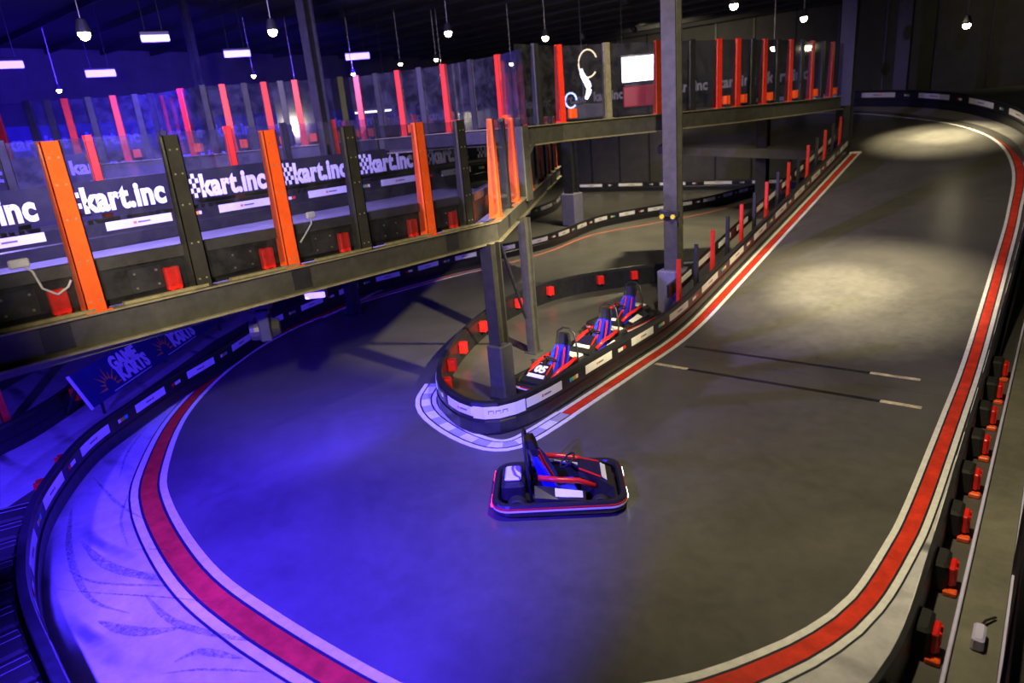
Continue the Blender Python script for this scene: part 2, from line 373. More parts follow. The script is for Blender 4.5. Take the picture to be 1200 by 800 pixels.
# ------------------------------------------------------------------ kerb paint
pin = [P(1010, 178), ]
outer = [(-14.5, 36.6), (-10.5, 36.0), (-7.75, 35.0), (-5.6, 33.6), (-3.5, 31.7), (-2.06, 29.2), (-1.30, 25.9), (-1.07, 22.0), (-1.03, 18.4), (-1.02, 15.0), (-1.02, 11.5), (-1.02, 8.5), (-1.06, 7.44), (-1.17, 6.36), (-1.39, 5.67), (-1.66, 5.15), (-2.03, 4.58), (-2.45, 4.12), (-3.1, 3.55), (-3.9, 3.13)] + \
        [P(*q)[:2] for q in ((470, 800), (330, 720), (250, 660), (203, 590), (198, 545), (225, 480), (280, 425), (340, 388), (400, 363), (460, 344), (540, 322), (600, 309), (650, 294), (700, 275), (770, 262), (830, 250), (880, 238))]
PO = Path(outer)
def zo(x, y): return zr(x, y)+0.006 if x > -15.0 and y > 12 and (x > -6.5 or y > 28) else 0.0
def kerb(name, label, path, side, zf, a=0, b=None, wbands=None, uf=None):
    k = empty(name); struct(k, label); k['category'] = 'kerb'
    for nm, m, u0, u1, h in wbands or (('white_line', white_m, 0, .10, .008), ('dark_line', dline_m, .10, .135, .005), ('red_band', red_m, .135, .36, .008), ('dark_line', dline_m, .36, .395, .005), ('white_line', white_m, .395, .495, .008), ('dark_line', dline_m, .495, .525, .005)):
        u = sorted((u0*side, u1*side))
        obj(nm, sweep(path, slab(u[0], u[1], -0.003, h), zf, a, b, uf=uf), m, k)
    return k
bend = PO.near(-0.99, 15.0)
mid = PO.near(-0.98, 11.5)
KX = [0, PO.near(-2.06, 29.2), PO.near(-1.3, 25.9), PO.near(-1.07, 22), PO.near(-1.12, 6.36), PO.near(-2.03, 4.58), PO.near(-3.9, 3.13), PO.near(*P(330, 720)[:2]), PO.near(*P(203, 590)[:2]), PO.near(*P(198, 545)[:2]), PO.near(*P(225, 480)[:2]), PO.near(*P(400, 363)[:2]), PO.L]
KY = [.95, .95, .8, .64, .68, .85, 1.0, 1.12, 1.08, .98, .80, .66, .7]
kw = lambda q_: float(np.interp(q_, KX, KY))
kerb('trim_3', 'red and white kerb along the right side of the ramp and upper bend', PO, 1, lambda x, y: zr(x, y)+.006, 0, mid, uf=kw)
kerb('trim_8', 'red and white kerb sweeping round the blue lit bend', PO, 1, flat, mid, PO.near(*P(585, 312)[:2]), uf=kw)
fk = struct(obj('trim_9', sweep(PO, slab(.1, .26, -.003, .008), flat, PO.near(*P(585, 312)[:2])), mat('faded_red_paint', (.42, .13, .08), .5, noise=.2, nscale=4)), 'thin faded red kerb line along the far lower track'); fk['category'] = 'kerb'
PF = Path([P(*q)[:2] for q in ((380, 372), (420, 354), (445, 341), (466, 333))], step=0.15)
kerb('trim_4', 'short red and white kerb fork below the raised deck', PF, 1, lambda x, y: 0.004)
# inner kerb: straight red one up the ramp, checkered one round the island nose
inner = [(-6.06, 28.4), (-6.05, 21.3), (-6.05, 16.4), (-6.05, 12.5), (-6.05, 10.8), (-6.05, 9.3)]+[P(*q)[:2] for q in ((640, 510), (610, 525), (580, 529), (553, 524), (527, 513), (505, 499), (490, 484), (487, 468), (498, 450))]
PI_ = Path(inner)
sw = PI_.near(*P(668, 490)[:2])
ck5 = kerb('trim_5', 'straight red and white kerb along the left edge of the ramp', PI_, -1, lambda x, y: zr(x, y)+0.006, 0, sw,
     (('white_line', white_m, 0, .085, .008), ('dark_line', dline_m, .085, .10, .005), ('red_band', red_m, .10, .27, .008), ('dark_line', dline_m, .27, .285, .005), ('white_line', white_m, .285, .37, .008)))
MB().prism([(-6.05+.02-.21+.20*math.cos(a_), 28.35+.30*math.sin(a_)) for a_ in np.linspace(-.2, math.pi+.2, 12)], zr(0, 28.4)-.1, zr(0, 28.4)+.04).build('end_cap', white_m, ck5)
ck = empty('trim_6'); struct(ck, 'checkered white and grey kerb round the nose of the kart island'); ck['category'] = 'kerb'
for nm, m, u0, u1 in (('white_line', white_m, 0, .085), ('dark_line', dline_m, .085, .115), ('dark_line', dline_m, .29, .32), ('white_line', white_m, .32, .40)):
    obj(nm, sweep(PI_, slab(-u1, -u0, -0.003, .008), flat, sw), m, ck)
q = sw; i = 0
while q < PI_.L-0.05:
    obj('kerb_block', sweep(PI_, slab(-.29, -.115, -0.003, .012), flat, q+0.006, min(PI_.L, q+.34)), (white_m if i % 2 else lilac_m), ck); q += .34; i += 1
# ------------------------------------------------------------------ outer barrier, run-off
barL = [P(*q)[:2] for q in ((900, 224), (870, 232), (830, 243), (780, 252), (740, 259), (700, 268), (650, 288), (600, 301), (540, 314), (480, 331), (430, 345), (385, 364), (330, 389), (296, 412), (264, 435), (217, 465), (164, 503), (117, 540), (80, 587), (55, 640), (50, 720), (78, 800))]
barfull = barL+[(-5.6, 0.95), (-4.2, 1.25), (-2.9, 2.0), (-1.7, 3.1), (-0.95, 4.1), (-0.62, 5.2), (-0.58, 7.0), (-0.60, 10.0), (-0.62, 14.0), (-0.60, 18.0), (-0.62, 22.0), (-0.75, 26.0), (-1.35, 30.0), (-3.1, 33.2), (-5.2, 35.2), (-7.8, 36.4), (-11.0, 37.2), (-14.5, 37.8)]
PB = Path(barfull)
sA, sB = PB.near(*P(330, 389)[:2]), PB.near(-0.6, 10.0)
oA, oB = PO.near(*P(340, 388)[:2]), PO.near(-0.98, 11.5)
v = []; f = []
N = 120
sBm, oBm = PB.near(-5.6, .95), PO.near(-3.9, 3.13)
for k in range(N+1):
    t = k/N
    pb, _ = PB.at(sA+(sB-sA)*t)
    d = [np.hypot(*(pp-pb)) for pp in PO.p]; po = PO.p[int(np.argmin(d))]
    j = int(np.argmin(d)); po = PO.p[j]+PO.n[j]*0.51*kw(PO.s[j])
    v += [(pb[0], pb[1], 0.004), (po[0], po[1], 0.004)]
for k in range(N): f.append((2*k, 2*k+2, 2*k+3, 2*k+1))
runoff = obj('runoff_pavement', (v, f), pale_m); struct(runoff, 'pale painted run-off with dark tyre marks outside the red kerb'); runoff['category'] = 'pavement'
def soft_mark():
    m = bpy.data.materials.new('tyre_rubber_mark'); m.use_nodes = True; nt = m.node_tree; b = nt.nodes['Principled BSDF']
    b.inputs['Base Color'].default_value = (.05, .05, .06, 1); b.inputs['Roughness'].default_value = .6
    tc = nt.nodes.new('ShaderNodeTexCoord'); n = nt.nodes.new('ShaderNodeTexNoise'); n.inputs['Scale'].default_value = 22; n.inputs['Detail'].default_value = 8; n.inputs['Distortion'].default_value = 1.2
    nt.links.new(tc.outputs['Object'], n.inputs['Vector']); r = nt.nodes.new('ShaderNodeMapRange'); r.inputs[1].default_value = .35; r.inputs[2].default_value = .7; r.inputs[3].default_value = .02; r.inputs[4].default_value = .6
    nt.links.new(n.outputs['Fac'], r.inputs[0]); nt.links.new(r.outputs[0], b.inputs['Alpha']); return m
mark_m = soft_mark()
for k, (L, wd) in enumerate((([(84, 595), (81, 640), (92, 680), (112, 706), (152, 719)], .10), ([(95, 635), (125, 662), (175, 676), (228, 680)], .16), ([(78, 668), (110, 682), (165, 686), (232, 687)], .05), ([(170, 697), (196, 724), (235, 740), (300, 752)], .11), ([(116, 728), (140, 737), (175, 741), (212, 736)], .17), ([(205, 776), (232, 764), (262, 768), (284, 772)], .12), ([(150, 580), (142, 610), (150, 640)], .05), ([(110, 560), (138, 590), (175, 612)], .06), ([(172, 500), (150, 530), (140, 560)], .05), ([(60, 690), (110, 695), (190, 700), (250, 706)], .03), ([(190, 790), (240, 785), (310, 788)], .04), ([(155, 645), (190, 644), (198, 647)], .03))):
    pt_ = Path([P(*q_)[:2] for q_ in L], step=.1); v = []; f = []
    for i_, (pp, nn) in enumerate(zip(pt_.p, pt_.n)):
        t = i_/(len(pt_.p)-1); h_ = wd*.42*math.sin(math.pi*(.06+.88*t)); v += [(*(pp+nn*h_), .007+.0004*k), (*(pp-nn*h_), .007+.0004*k)]
    for i_ in range(len(pt_.p)-1): f.append((2*i_, 2*i_+1, 2*i_+3, 2*i_+2))
    obj('tyre_mark', (v, f), mark_m, runoff)
# rounded white end of the ramp kerb

BPROF = [(0.0, 0.0), (0.02, 0.03), (0.02, 0.19), (0.0, 0.21), (0.0, 0.40), (-0.02, 0.45), (-0.10, 0.45), (-0.12, 0.40), (-0.12, 0.0)]
logo_r = mat('red_logo', (0.75, 0.03, 0.02), 0.45, noise=0.05); logo_b = mat('cyan_logo', (0.03, 0.35, 0.75), 0.45, noise=0.05); logo_g = mat('green_logo', (0.15, 0.6, 0.08), 0.45, noise=0.05); logo_o = mat('orange_logo', (0.9, 0.35, 0.03), 0.45, noise=0.05)
ink_m = mat('grey_print', (0.16, 0.15, 0.17), 0.5, noise=0.05); inkr_m = mat('orange_print', (0.75, 0.20, 0.10), 0.5, noise=0.05)
def barrier(name, label, path, side, zf=flat, a=0, b=None, pitch=1.75, plen=0.95, ph=0, H=1.0, stick=True, body=black_m, T=.12):
    """black rail; side +1 puts the track face towards the path's left normal"""
    b = path.L if b is None else b
    root = empty(name); tag(root, label, 'barrier')
    pr = [((u if u > -.02 else u*T/.12)*side, h*H) for u, h in BPROF]; cut = T/.12
    if side < 0: pr = pr[::-1]
    obj('rail_body', sweep(path, pr, zf, a, b), body, root)
    tp = sorted((-0.11*side*cut, -0.015*side*cut)); obj('top_strip', sweep(path, slab(tp[0], tp[1], .447*H, .462*H), zf, a, b), steel2_m, root)
    if not stick: return root
    q = a+0.3+ph; i = 0
    def st(nm, m, s0, s1, z0, z1, th, par):
        u = sorted((-0.002*side, th*side)); return obj(nm, sweep(path, slab(u[0], u[1], z0*H, z1*H), zf, s0, s1), m, par)
    while q+plen < b-0.1:
        pn = st('sticker_panel', stick_m, q, q+plen, .265, .395, .008, root)
        st('print_mark', inkr_m, q+plen*.40, q+plen*.45, .31, .35, .011, pn); st('print_mark', ink_m, q+plen*.47, q+plen*.66, .318, .342, .011, pn)
        c = q+plen+(pitch-plen)/2
        if i % 2: st('logo_mark', stick_m, c-.14, c+.04, .295, .35, .007, root); st('logo_mark', logo_r, c+.06, c+.15, .30, .345, .007, root)
        else:
            for k, mm in enumerate((logo_b, logo_g, logo_o, stick_m)): st('logo_mark', mm, c-.14+.07*k, c-.08+.07*k, .295, .35, .007, root)
        q += pitch; i += 1
    return root
sJ = PB.near(-4.2, 1.25)
bl = barrier('track_barrier', 'long black barrier with white stickers round the outside of the blue lit bend', PB, 1, flat, 0, sJ, ph=0.2, H=1.2)
br = barrier('track_barrier', 'black barrier along the right edge of the track climbing the ramp', PB, 1, zr, sJ, PB.near(-.68, 24.0), ph=0.4, T=.06, body=steel_m)
bu = barrier('track_barrier', 'black barrier with large white stickers round the upper bend at the top right', PB, 1, zr, PB.near(-.68, 24.0), None, pitch=2.75, plen=1.6, H=1.55, T=.16)
PW = Path([P(600, 266), P(650, 247), (-26.0, 38.2), (-24.5, 39.3), (-15, 39.9), (-9.5, 40.2)])
bw = barrier('track_barrier', 'distant black barrier with white stickers along the foot of the far wall', PW, -1, flat, pitch=2.9, plen=1.7, H=1.3)
v = []; f = []
ua, ub = PB.near(-.68, 24.0), PB.L-.1
for k in range(61):
    pb, _ = PB.at(ua+(ub-ua)*k/60); d = [np.hypot(*(pp-pb)) for pp in PO.p]; j = int(np.argmin(d)); po = PO.p[j]+PO.n[j]*0.49*kw(PO.s[j])
    v += [(pb[0], pb[1], zr(0, pb[1])+.012), (po[0], po[1], zr(0, po[1])+.012)]
for k in range(60): f.append((2*k, 2*k+2, 2*k+3, 2*k+1))
up = obj('runoff_pavement', (v, f), mat('grey_runoff_paint', (.30, .29, .27), .5, noise=.2, nscale=1.5)); struct(up, 'grey run-off between kerb and barrier of the upper bend'); up['category'] = 'pavement'
# red clips on the back of the outer barrier, with black blocks under straps
def clip_at(path, s, off, z, parent, size=(.16, .09, .17), m=clip_m):
    p, n = path.at(s); c = p+n*off; rz = math.atan2(n[1], n[0])-math.pi/2
    mb = MB().bevbox((c[0], c[1], z), size, .012, rz)
    for k in (-1, 1):
        t = np.array([n[1], -n[0]]); cc = c+t*k*size[0]*.28; mb.box((cc[0], cc[1], z), (size[0]*.16, size[1]*1.25, size[2]*1.02), rz)
    return mb.build('red_clip', m, parent)
for (px, py) in ((58, 541), (14, 580), (104, 492), (138, 470), (120, 396)):
    p = P(px, py, .3); s = PB.near(p[0], p[1]); clip_at(PB, s, -.26, .32, bl, (.2, .14, .2))
s = PB.near(*P(20, 600)[:2])+0.2; s1 = PB.near(-7.07, 1.07)+.8
s = PB.near(*P(55, 640)[:2])-0.5
while s < s1:
    p, n = PB.at(s); rz = math.atan2(n[1], n[0])-math.pi/2; c = p-n*.42
    blk = MB().bevbox((c[0], c[1], .2), (.46, .5, .40), .03, rz).build('backing_block', rubber_m, bl)
    t = np.array([n[1], -n[0]])
    pts = [(*(c+t*.16*a-n*.0+n*.22*e), .402+.004) for a, e in ((-1, -1), (-.2, -1.05), (-.2, 1.05), (-1, 1))]
    MB().tube(pts, .005, 6, closed=True).build('strap', ink_m, blk)
    s += .52
# red tipped feet behind the right barrier
for k in range(9):
    y = 4.9+1.07*k
    ft = MB().bevbox((-.485, y, .18), (.19, .34, .32), .03).build('foot_block', rubber_m, br)
    MB().bevbox((-.362, y-.02, .19), (.06, .22, .22), .015).box((-.325, y+.03, .19), (.02, .03, .2)).box((-.325, y-.08, .19), (.02, .03, .2)).build('red_clip', clip_m, ft)
    MB().bevbox((-.355, y-.14, .03), (.12, .10, .06), .012).build('clip_base', orange_m, ft)
# ------------------------------------------------------------------ island barrier and its red clips
isl = [(-8.3, 18.5), (-9.0, 18.0), (-10.35, 16.4), (-11.0, 15.0), (-11.1, 13.3), (-10.75, 11.7), (-10.2, 10.3), (-9.55, 9.1), (-8.9, 8.2), (-8.3, 7.68), (-7.5, 7.33), (-6.95, 7.35), (-6.62, 7.75), (-6.50, 8.6), (-6.50, 10.0), (-6.50, 12.5), (-6.50, 16.0), (-6.50, 20.0), (-6.50, 24.0), (-6.52, 28.4)]
PIS = Path(isl)
bi = barrier('pit_barrier', 'black barrier looping round the parked karts and up the left side of the ramp', PIS, -1, zi, ph=.55, H=1.25)
for (px, py) in ((522, 455), (547, 430), (574, 412), (605, 388), (633, 374), (662, 363), (694, 352), (730, 344), (760, 336)):
    p = P(px, py, .25); clip_at(PIS, PIS.near(p[0], p[1]), .20, .34, bi, (.19, .14, .24))
# big logo panel on the nose gets a dark scribble mark
sN = PIS.near(*P(580, 487, .42)[:2])
np_ = obj('nose_sticker', sweep(PIS, slab(-.014, .002, .30, .51), flat, sN-.45, sN+.5), stick_m, bi)
for k in range(3):
    c = sN-.13+.12*k
    obj('print_mark', sweep(PIS, slab(-.018, -.002, .43, .445), flat, c-.045, c+.045), ink_m, np_)
    obj('print_mark', sweep(PIS, slab(-.018, -.002, .39, .445), flat, c+(.035 if k != 1 else -.045), c+(.045 if k != 1 else -.035)), ink_m, np_)
    obj('print_mark', sweep(PIS, slab(-.018, -.002, .385, .405 if k == 1 else .44), flat, c-(.045 if k != 1 else -.035), c-(.035 if k != 1 else -.045)), ink_m, np_)
# posts with a rail standing on the ramp side of the island barrier
rf = empty('ramp_guard_rail'); tag(rf, 'row of red and black posts with a stickered rail climbing beside the ramp', 'guard rail')
i = 0; y = 14.2
while y < 28.6:
    z = zr(0, y)+.45; h = 1.0
    m = redp_m if i % 2 == 0 else steel2_m
    MB().loft([[(-6.72-a, y-b*.5, z+c) for a, b in ((-.03, -.13*s_), (.05, -.13*s_), (.05, .13*s_), (-.03, .13*s_))] for c, s_ in ((-.42, 1.0), (0, 1.0), (.3, .9), (h, .5))]).build('post', m, rf)
    y += .98; i += 1
PR = Path([(-6.86, 13.9), (-6.86, 28.6)], False)
obj('rail', sweep(PR, slab(-.03, .03, .62, .92), zr), black_m, rf)
q = .4
while q < PR.L-1: obj('sticker_panel', sweep(PR, slab(-.042, -.028, .74, .87), zr, q, q+.8), stick_m, rf); q += 1.25
# ------------------------------------------------------------------ columns
def column(label, x, y, w=.30, z1=ZT, z0=0.0, m=steel_m, pad=None, padm=None, name='steel_column'):
    c = empty(name, (x, y, z0)); tag(c, label, 'column')
    s = w/2; tk = w*.12                                # H section
    MB().box((0, 0, (z1-z0)/2), (w*.3, w-2*tk, z1-z0)).build('web', m, c)
    for k in (-1, 1): MB().box((0, k*(s-tk/2), (z1-z0)/2), (w, tk, z1-z0)).build('flange', m, c)
    MB().box((0, 0, .015), (w*1.5, w*1.5, .03)).build('base_plate', m, c)
    if pad:
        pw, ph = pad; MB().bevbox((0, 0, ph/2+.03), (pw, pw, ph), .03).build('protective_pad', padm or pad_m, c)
    return c
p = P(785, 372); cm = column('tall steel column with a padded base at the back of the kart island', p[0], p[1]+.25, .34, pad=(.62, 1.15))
MB().tube([(.24, -.22, 2.55), (-.22, -.26, 2.65)], .03).bevbox((.02, -.26, 2.55), (.5, .10, .14), .02).build('lamp_bracket', steel2_m, cm)
for k in (-1, 1): MB().lathe([(.0, -.02), (.055, -.02), (.06, .02), (.05, .05)], (.14*k, -.32, 2.5), 'y', 10).build('warning_lamp', mat('amber_lens', (.75, .6, .05), .3, noise=.1), cm)
p = (-7.70, 8.74); zA = lambda y: 3.39-.017*(y-2.5)
cs = column('padded support post under the corner of the raised deck', p[0], p[1], .26, zA(8.6)-.34, m=postk_m, pad=(.36, 1.05), padm=mat('black_column_pad', (.045, .045, .06), .5, noise=.2))
p = PD(617, 300, 14.1); cl_ = column('slim blue lit leg under the corner frame of the upper bridge', p[0], p[1], .2, 3.0, m=steel_m)
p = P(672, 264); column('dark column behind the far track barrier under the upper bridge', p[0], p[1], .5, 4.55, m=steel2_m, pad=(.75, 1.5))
p = P(897, 255); column('dark column under the right end of the upper bridge', p[0]-.2, p[1], .45, 4.55, m=steel2_m)
p = PD(993, 165, 29.0); column('tall dark column at the top of the ramp where the bridge ends', -6.85, 28.9, .5, m=steel2_m)
p = PD(1057, 80, 41); column('dark column against the far wall beyond the upper bend', p[0], p[1], .6, m=steel2_m)
p = PD(370, 90, 19.4); column('tall blue lit column rising behind the raised deck', p[0], p[1], .30, m=steel2_m)
p = PD(228, 70, 25); column('thin column rising far behind the raised deck', p[0], p[1], .22, m=steel2_m)
br_ = MB().tube([(-7.70, 9.02, 2.9), PD(616, 372, 13.8)], .035, 8).build('diagonal_brace', steel2_m); tag(br_, 'thin dark diagonal brace beside the padded deck support post', 'brace')
# ------------------------------------------------------------------ raised deck (left)
XA = -7.75
corner = (XA, 9.02)
seg2 = [P(583, 254, 3.12), P(655, 200, 3.12)]
d2 = np.array([seg2[1][0]-corner[0], seg2[1][1]-corner[1]]); L2 = np.linalg.norm(d2); d2 = d2/L2
deckpoly = [(XA-.05, -5.5), (XA-.05, 8.9), (corner[0]+d2[0]*L2-.05, corner[1]+d2[1]*L2), (corner[0]+d2[0]*L2-5.5, corner[1]+d2[1]*L2+3.0), (-20.9, 13.0), (-20.9, -5.5)]  # slab extended left to keep violet light off the service floor below
dk = MB().prism(deckpoly, 2.95, 3.16); dko = dk.build('raised_deck', deck_m); struct(dko, 'raised track deck on the left'); dko['category'] = 'deck'
PA = Path([(XA, -5.0), (XA, 9.02)], False); PA2 = Path([corner, (corner[0]+d2[0]*L2, corner[1]+d2[1]*L2)], False)
zfA = lambda x, y: zA(y) if y < 8.96 else zA(8.95)
CH = [(.06, -.02), (.06, -.35), (-.04, -.35), (-.04, -.33), (.04, -.33), (.04, -.04), (-.04, -.04), (-.04, -.02)]
for nm, PP, lab in (('deck_beam', PA, 'dark steel channel beam along the near edge of the raised deck'), ('deck_beam', PA2, 'steel channel beam along the deck edge running back under the bridge')):
    e = empty(nm); tag(e, lab, 'beam')
    obj('web', sweep(PP, slab(-.03, -.01, -.335, -.005), zfA), steel_m, e)
    obj('upper_flange', sweep(PP, slab(-.09, .06, -.012, .006), zfA), flange_m, e)
    obj('lower_flange', sweep(PP, slab(-.09, .06, -.362, -.335), zfA), flange_m, e)
    q = 1.1
    while q < PP.L-.5:
        obj('splice_plate', sweep(PP, slab(-.037, -.03, -.30, -.04), zfA, q, q+.28), steel2_m, e); q += 2.9
    if PP is PA:
        q = .3
        while q < PP.L-.5:
            obj('light_channel', sweep(PP, slab(-.03, .03, .012, .045), zfA, q, min(q+.95, PP.L)), flange_m, e); q += 1.24
# fence posts on the deck edge
postA = [(PX(x, y, XA)[1], c) for x, y, c in ((115, 365, 'o'), (240, 335, 'k'), (345, 313, 'o'), (430, 292, 'k'), (507, 278, 'o'), (552, 267, 'k'))]
postA = [(postA[0][0]-1.25*k, 'k' if k % 2 else 'o') for k in (3, 2, 1)]+postA
HP = 1.73
def post(path, s, z, h, m, root, w=.20, d0=.16, d1=.09, bolts=True, face=-1):
    """channel post: a web facing the viewer and two tapering flanges"""
    p, n = path.at(s); n = n*face; t = np.array([-n[1], n[0]])
    def pt(a, b, c): q_ = p+t*a+n*b; return (q_[0], q_[1], z+c)
    mb = MB(); hw = w/2
    mb.loft([[pt(-hw*k, .0, c), pt(hw*k, .0, c), pt(hw*k, .012, c), pt(-hw*k, .012, c)] for c, k in ((0, 1), (h, .88))])
    for sgn in (-1, 1):
        mb.loft([[pt(sgn*hw*k, .012, c), pt(sgn*(hw*k-.012), .012, c), pt(sgn*(hw*k-.012), -dd, c), pt(sgn*hw*k, -dd, c)] for c, k, dd in ((0, 1, d0), (h, .88, d1))])
    mb.loft([[pt(a, b, c) for a, b in ((-hw-.03, -d0), (hw+.03, -d0), (hw+.03, .05), (-hw-.03, .05))] for c in (0, .014)])
    o = mb.build('post', m, root)
    if bolts:
        bb = MB()
        for c in (.12, .55, 1.0, 1.35, 1.62):
            for sg in (-.45, .45):
                q_ = pt(sg*hw*.9, .012, c*h/1.78); nn = Vector((n[0], n[1], 0)); bb.tube([Vector(q_), Vector(q_)+nn*.008], .011, 8)
        bb.build('bolt_heads', bolt_m, o)['kind'] = 'stuff'
    return o
def pane(path, s0, s1, zf, z0, z1, root, m, off=.02):
    return obj('clear_panel', sweep(path, slab(off-.004, off+.004, z0, z1), zf, s0, s1), m, root)
fa = empty('safety_fence'); tag(fa, 'near fence of orange and black posts with clear panels on the raised deck edge', 'fence')
for y, c in postA: post(PA, y+5.0, zA(y), HP, orange_m if c == 'o' else postk_m, fa)
for (a, _), (b, _) in zip(postA[:-1], postA[1:]): pane(PA, a+5.0+.02, b+5.0-.02, zfA, .10, HP-.02, fa, glass_m)
fb = empty('safety_fence'); tag(fb, 'fence of orange and black posts running back along the deck under the bridge', 'fence')
ss = [PA2.hit(x) for x in (574, 586, 596, 607, 620, 628, 635, 641, 646, 650, 654)]
ss = [.55+1.2*k for k in range(11)]; ss = [q for q in ss if q < PA2.L]
for k, q in enumerate(ss): post(PA2, q, zA(8.95), HP, orange_m if k % 2 == 0 else steel2_m, fb, bolts=False, d0=.2)
for a, b in zip([.05]+ss[:-1], ss): pane(PA2, a+.02, b-.02, zfA, .10, HP-.02, fb, glass_m)
# near barrier on the deck, seen from behind
PNB = Path([(XA-.30, -5.0), (XA-.30, 8.6), (XA-.30+d2[0]*L2, 8.6+d2[1]*L2)], False)
bn = barrier('deck_barrier', 'black barrier standing just behind the near clear panel fence', PNB, 1, lambda x, y: zfA(x, min(y, 8.95)), H=1.12, stick=False)
obj('back_rail', sweep(PNB, slab(-.19, -.12, .40, .525), lambda x, y: zfA(x, min(y, 8.95))), steel_m, bn)
for y, c in postA[1:]:
    clip_at(PNB, y+4.72, -.17, zA(y)+.17, bn, (.17, .08, .26))
    if y > 8.3: continue
    pl = MB().box((XA-.28+.12+.004, y+.62, zA(y)+.2), (.012, .36, .26)).build('joint_plate', steel2_m, bn)
    bb = MB()
    for a in (-.12, .12):
        for c_ in (-.08, .08): bb.tube([(XA-.154, y+.62+a, zA(y)+.2+c_), (XA-.143, y+.62+a, zA(y)+.2+c_)], .014, 8)
    bb.build('bolt_heads', bolt_m, pl)['kind'] = 'stuff'
# far barrier of the deck with the lettered banner
PFB = Path([(-15.1, -5.0), (-15.1, 18.5), (-17.5, 23.5)], False)
zD = lambda x, y: 3.16
bf = barrier('deck_barrier', 'black stickered barrier along the far side of the raised deck', PFB, -1, zD, ph=.3, H=1.35, pitch=2.45, plen=1.35)
bnn = empty('lettered_banner'); tag(bnn, 'long black banner repeating white kart lettering behind the near clear fence', 'banner')
obj('banner_sheet', sweep(PFB, slab(.14, .17, .70, 1.36), zD), band_m, bnn)
def checker(o, ydir, z, w, h, root):
    mb = MB()
    for a in range(4):
        for b in range(5):
            if (a+b) % 2 == 0: mb.box((o[0], o[1]+ydir*(a+.5)*w/4, z+(b+.5)*h/5), (.012, w/4*.96, h/5*.96))
    return mb.build('checker_flag', letter_m, root)
y = 5.04-2.42*3
while y < 18:
    checker((-14.955, y-.32, 0), 1, 3.93, .30, .52, bnn)
    text('lettering', 'kart.inc', .66, (-14.96, y, 3.95), (0, 1, 0), (0, 0, 1), letter_m, bnn, bold=.028, width=1.62)
    y += 2.42
ff = empty('safety_fence'); tag(ff, 'fence of red and black posts rising behind the lettered banner of the deck', 'fence')
PFF = Path([(-15.55, -1.0), (-15.55, 15.5)], False); q = 0.6; i = 0; lastq = None
while q < PFF.L:
    post(PFF, q, 3.16, 2.25, redp_m if i % 2 == 0 else steel2_m, ff, w=.18, bolts=False)
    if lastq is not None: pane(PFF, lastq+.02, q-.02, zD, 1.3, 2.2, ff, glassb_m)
    lastq = q; q += 1.52; i += 1
# a second, farther banner and floor line behind it
fbn = empty('lettered_banner'); tag(fbn, 'farther dim banner with smaller kart lettering seen through two fences', 'banner')
MB().box((-21.0, 10, 4.75), (.05, 30, .75)).build('banner_sheet', band_m, fbn); MB().box((-21.2, 10, 2.2), (.1, 30, 4.4)).build('support_wall', wall_m, fbn)
for k in range(9): text('lettering', 'kart.inc', .5, (-20.96, -2+3.0*k, 4.6), (0, 1, 0), (0, 0, 1), letter2_m, fbn, bold=.02, width=1.5)
# ------------------------------------------------------------------ upper bridge and its fence
Bp = [AZ(-60)*23.5, AZ(60)*22.5, AZ(195)*22.0, AZ(250)*20.4, AZ(330)*20.6, AZ(430)*20.6, AZ(530)*19.2, AZ(590)*17.9, AZ(617)*17.1]
Bq = [AZ(608)*15.6, AZ(660)*17.0, AZ(780)*18.6, AZ(865)*20.6, AZ(930)*23.4, AZ(987)*27.6]
PBA = Path(Bp[:-1]+[AZ(618)*16.6], False); PBB = Path(Bq, False)
zB = lambda x, y: ZC-.10
for nm, PP, lab in (('bridge_beam', PBB, 'grey channel beam of the upper bridge above the kart island'), ('bridge_beam', PBA, 'channel beam of the upper bridge curving away at the left')):
    e = empty(nm); tag(e, lab, 'beam')
    obj('web', sweep(PP, slab(.03, .05, -.40, -.01), zB), steel_m, e)
    obj('upper_flange', sweep(PP, slab(-.05, .10, -.012, .008), zB), flange_m, e); obj('lower_flange', sweep(PP, slab(-.07, .10, -.43, -.40), zB), flange_m, e)
def bridge_slab(PP):
    return sweep(PP, slab(.06, 4.6, -.30, -.03), zB)
b1 = obj('bridge_deck', bridge_slab(PBB), steel2_m); struct(b1, 'dark underside of the upper bridge deck'); b1['category'] = 'deck'
# end frame of the bridge
p, n = PBB.at(.05); e = empty('bridge_portal', (p[0], p[1], 0)); tag(e, 'grey corner portal holding the left end of the upper bridge', 'portal')
pf = PD(613, 200, 13.9)
MB().bevbox((0, 0, 4.0), (.26, .26, 1.65), .02).build('leg', steel_m, e); MB().box((.12, .16, 4.3), (.05, .5, .06), 0, Matrix.Rotation(.8, 3, 'X')).build('knee_brace', steel_m, e)
def bfence(label, PP, xs, gl, h=1.74):
    r = empty('bridge_fence'); tag(r, label, 'fence'); st = []
    for x, c in xs:
        q = PP.hit(x)
        if q is None: continue
        st.append(q); post(PP, q, ZC-.09, h, redp_m if c == 'r' else (orange_m if c == 'o' else (flange_m if c == 'y' else steel2_m)), r, w=.18, bolts=False)
        if c in 'ro': clip_at(PP, q+.26, -.02, ZC+.10, r, (.2, .1, .22), orange_m)
    st.sort(); st = [0.05]+st+[PP.L-.05]
    for a, b in zip(st[:-1], st[1:]):
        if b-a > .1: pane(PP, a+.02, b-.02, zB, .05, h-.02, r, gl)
    return r
bfence('fence of red posts and clear panels on the upper bridge above the island', PBB, [(634, 'k'), (660, 'r'), (714, 'y'), (773, 'o'), (812, 'k'), (843, 'r'), (865, 'r'), (882, 'k'), (896, 'r'), (911, 'k'), (926, 'r'), (939, 'k'), (951, 'r'), (963, 'k'), (974, 'r')], glassb_m)
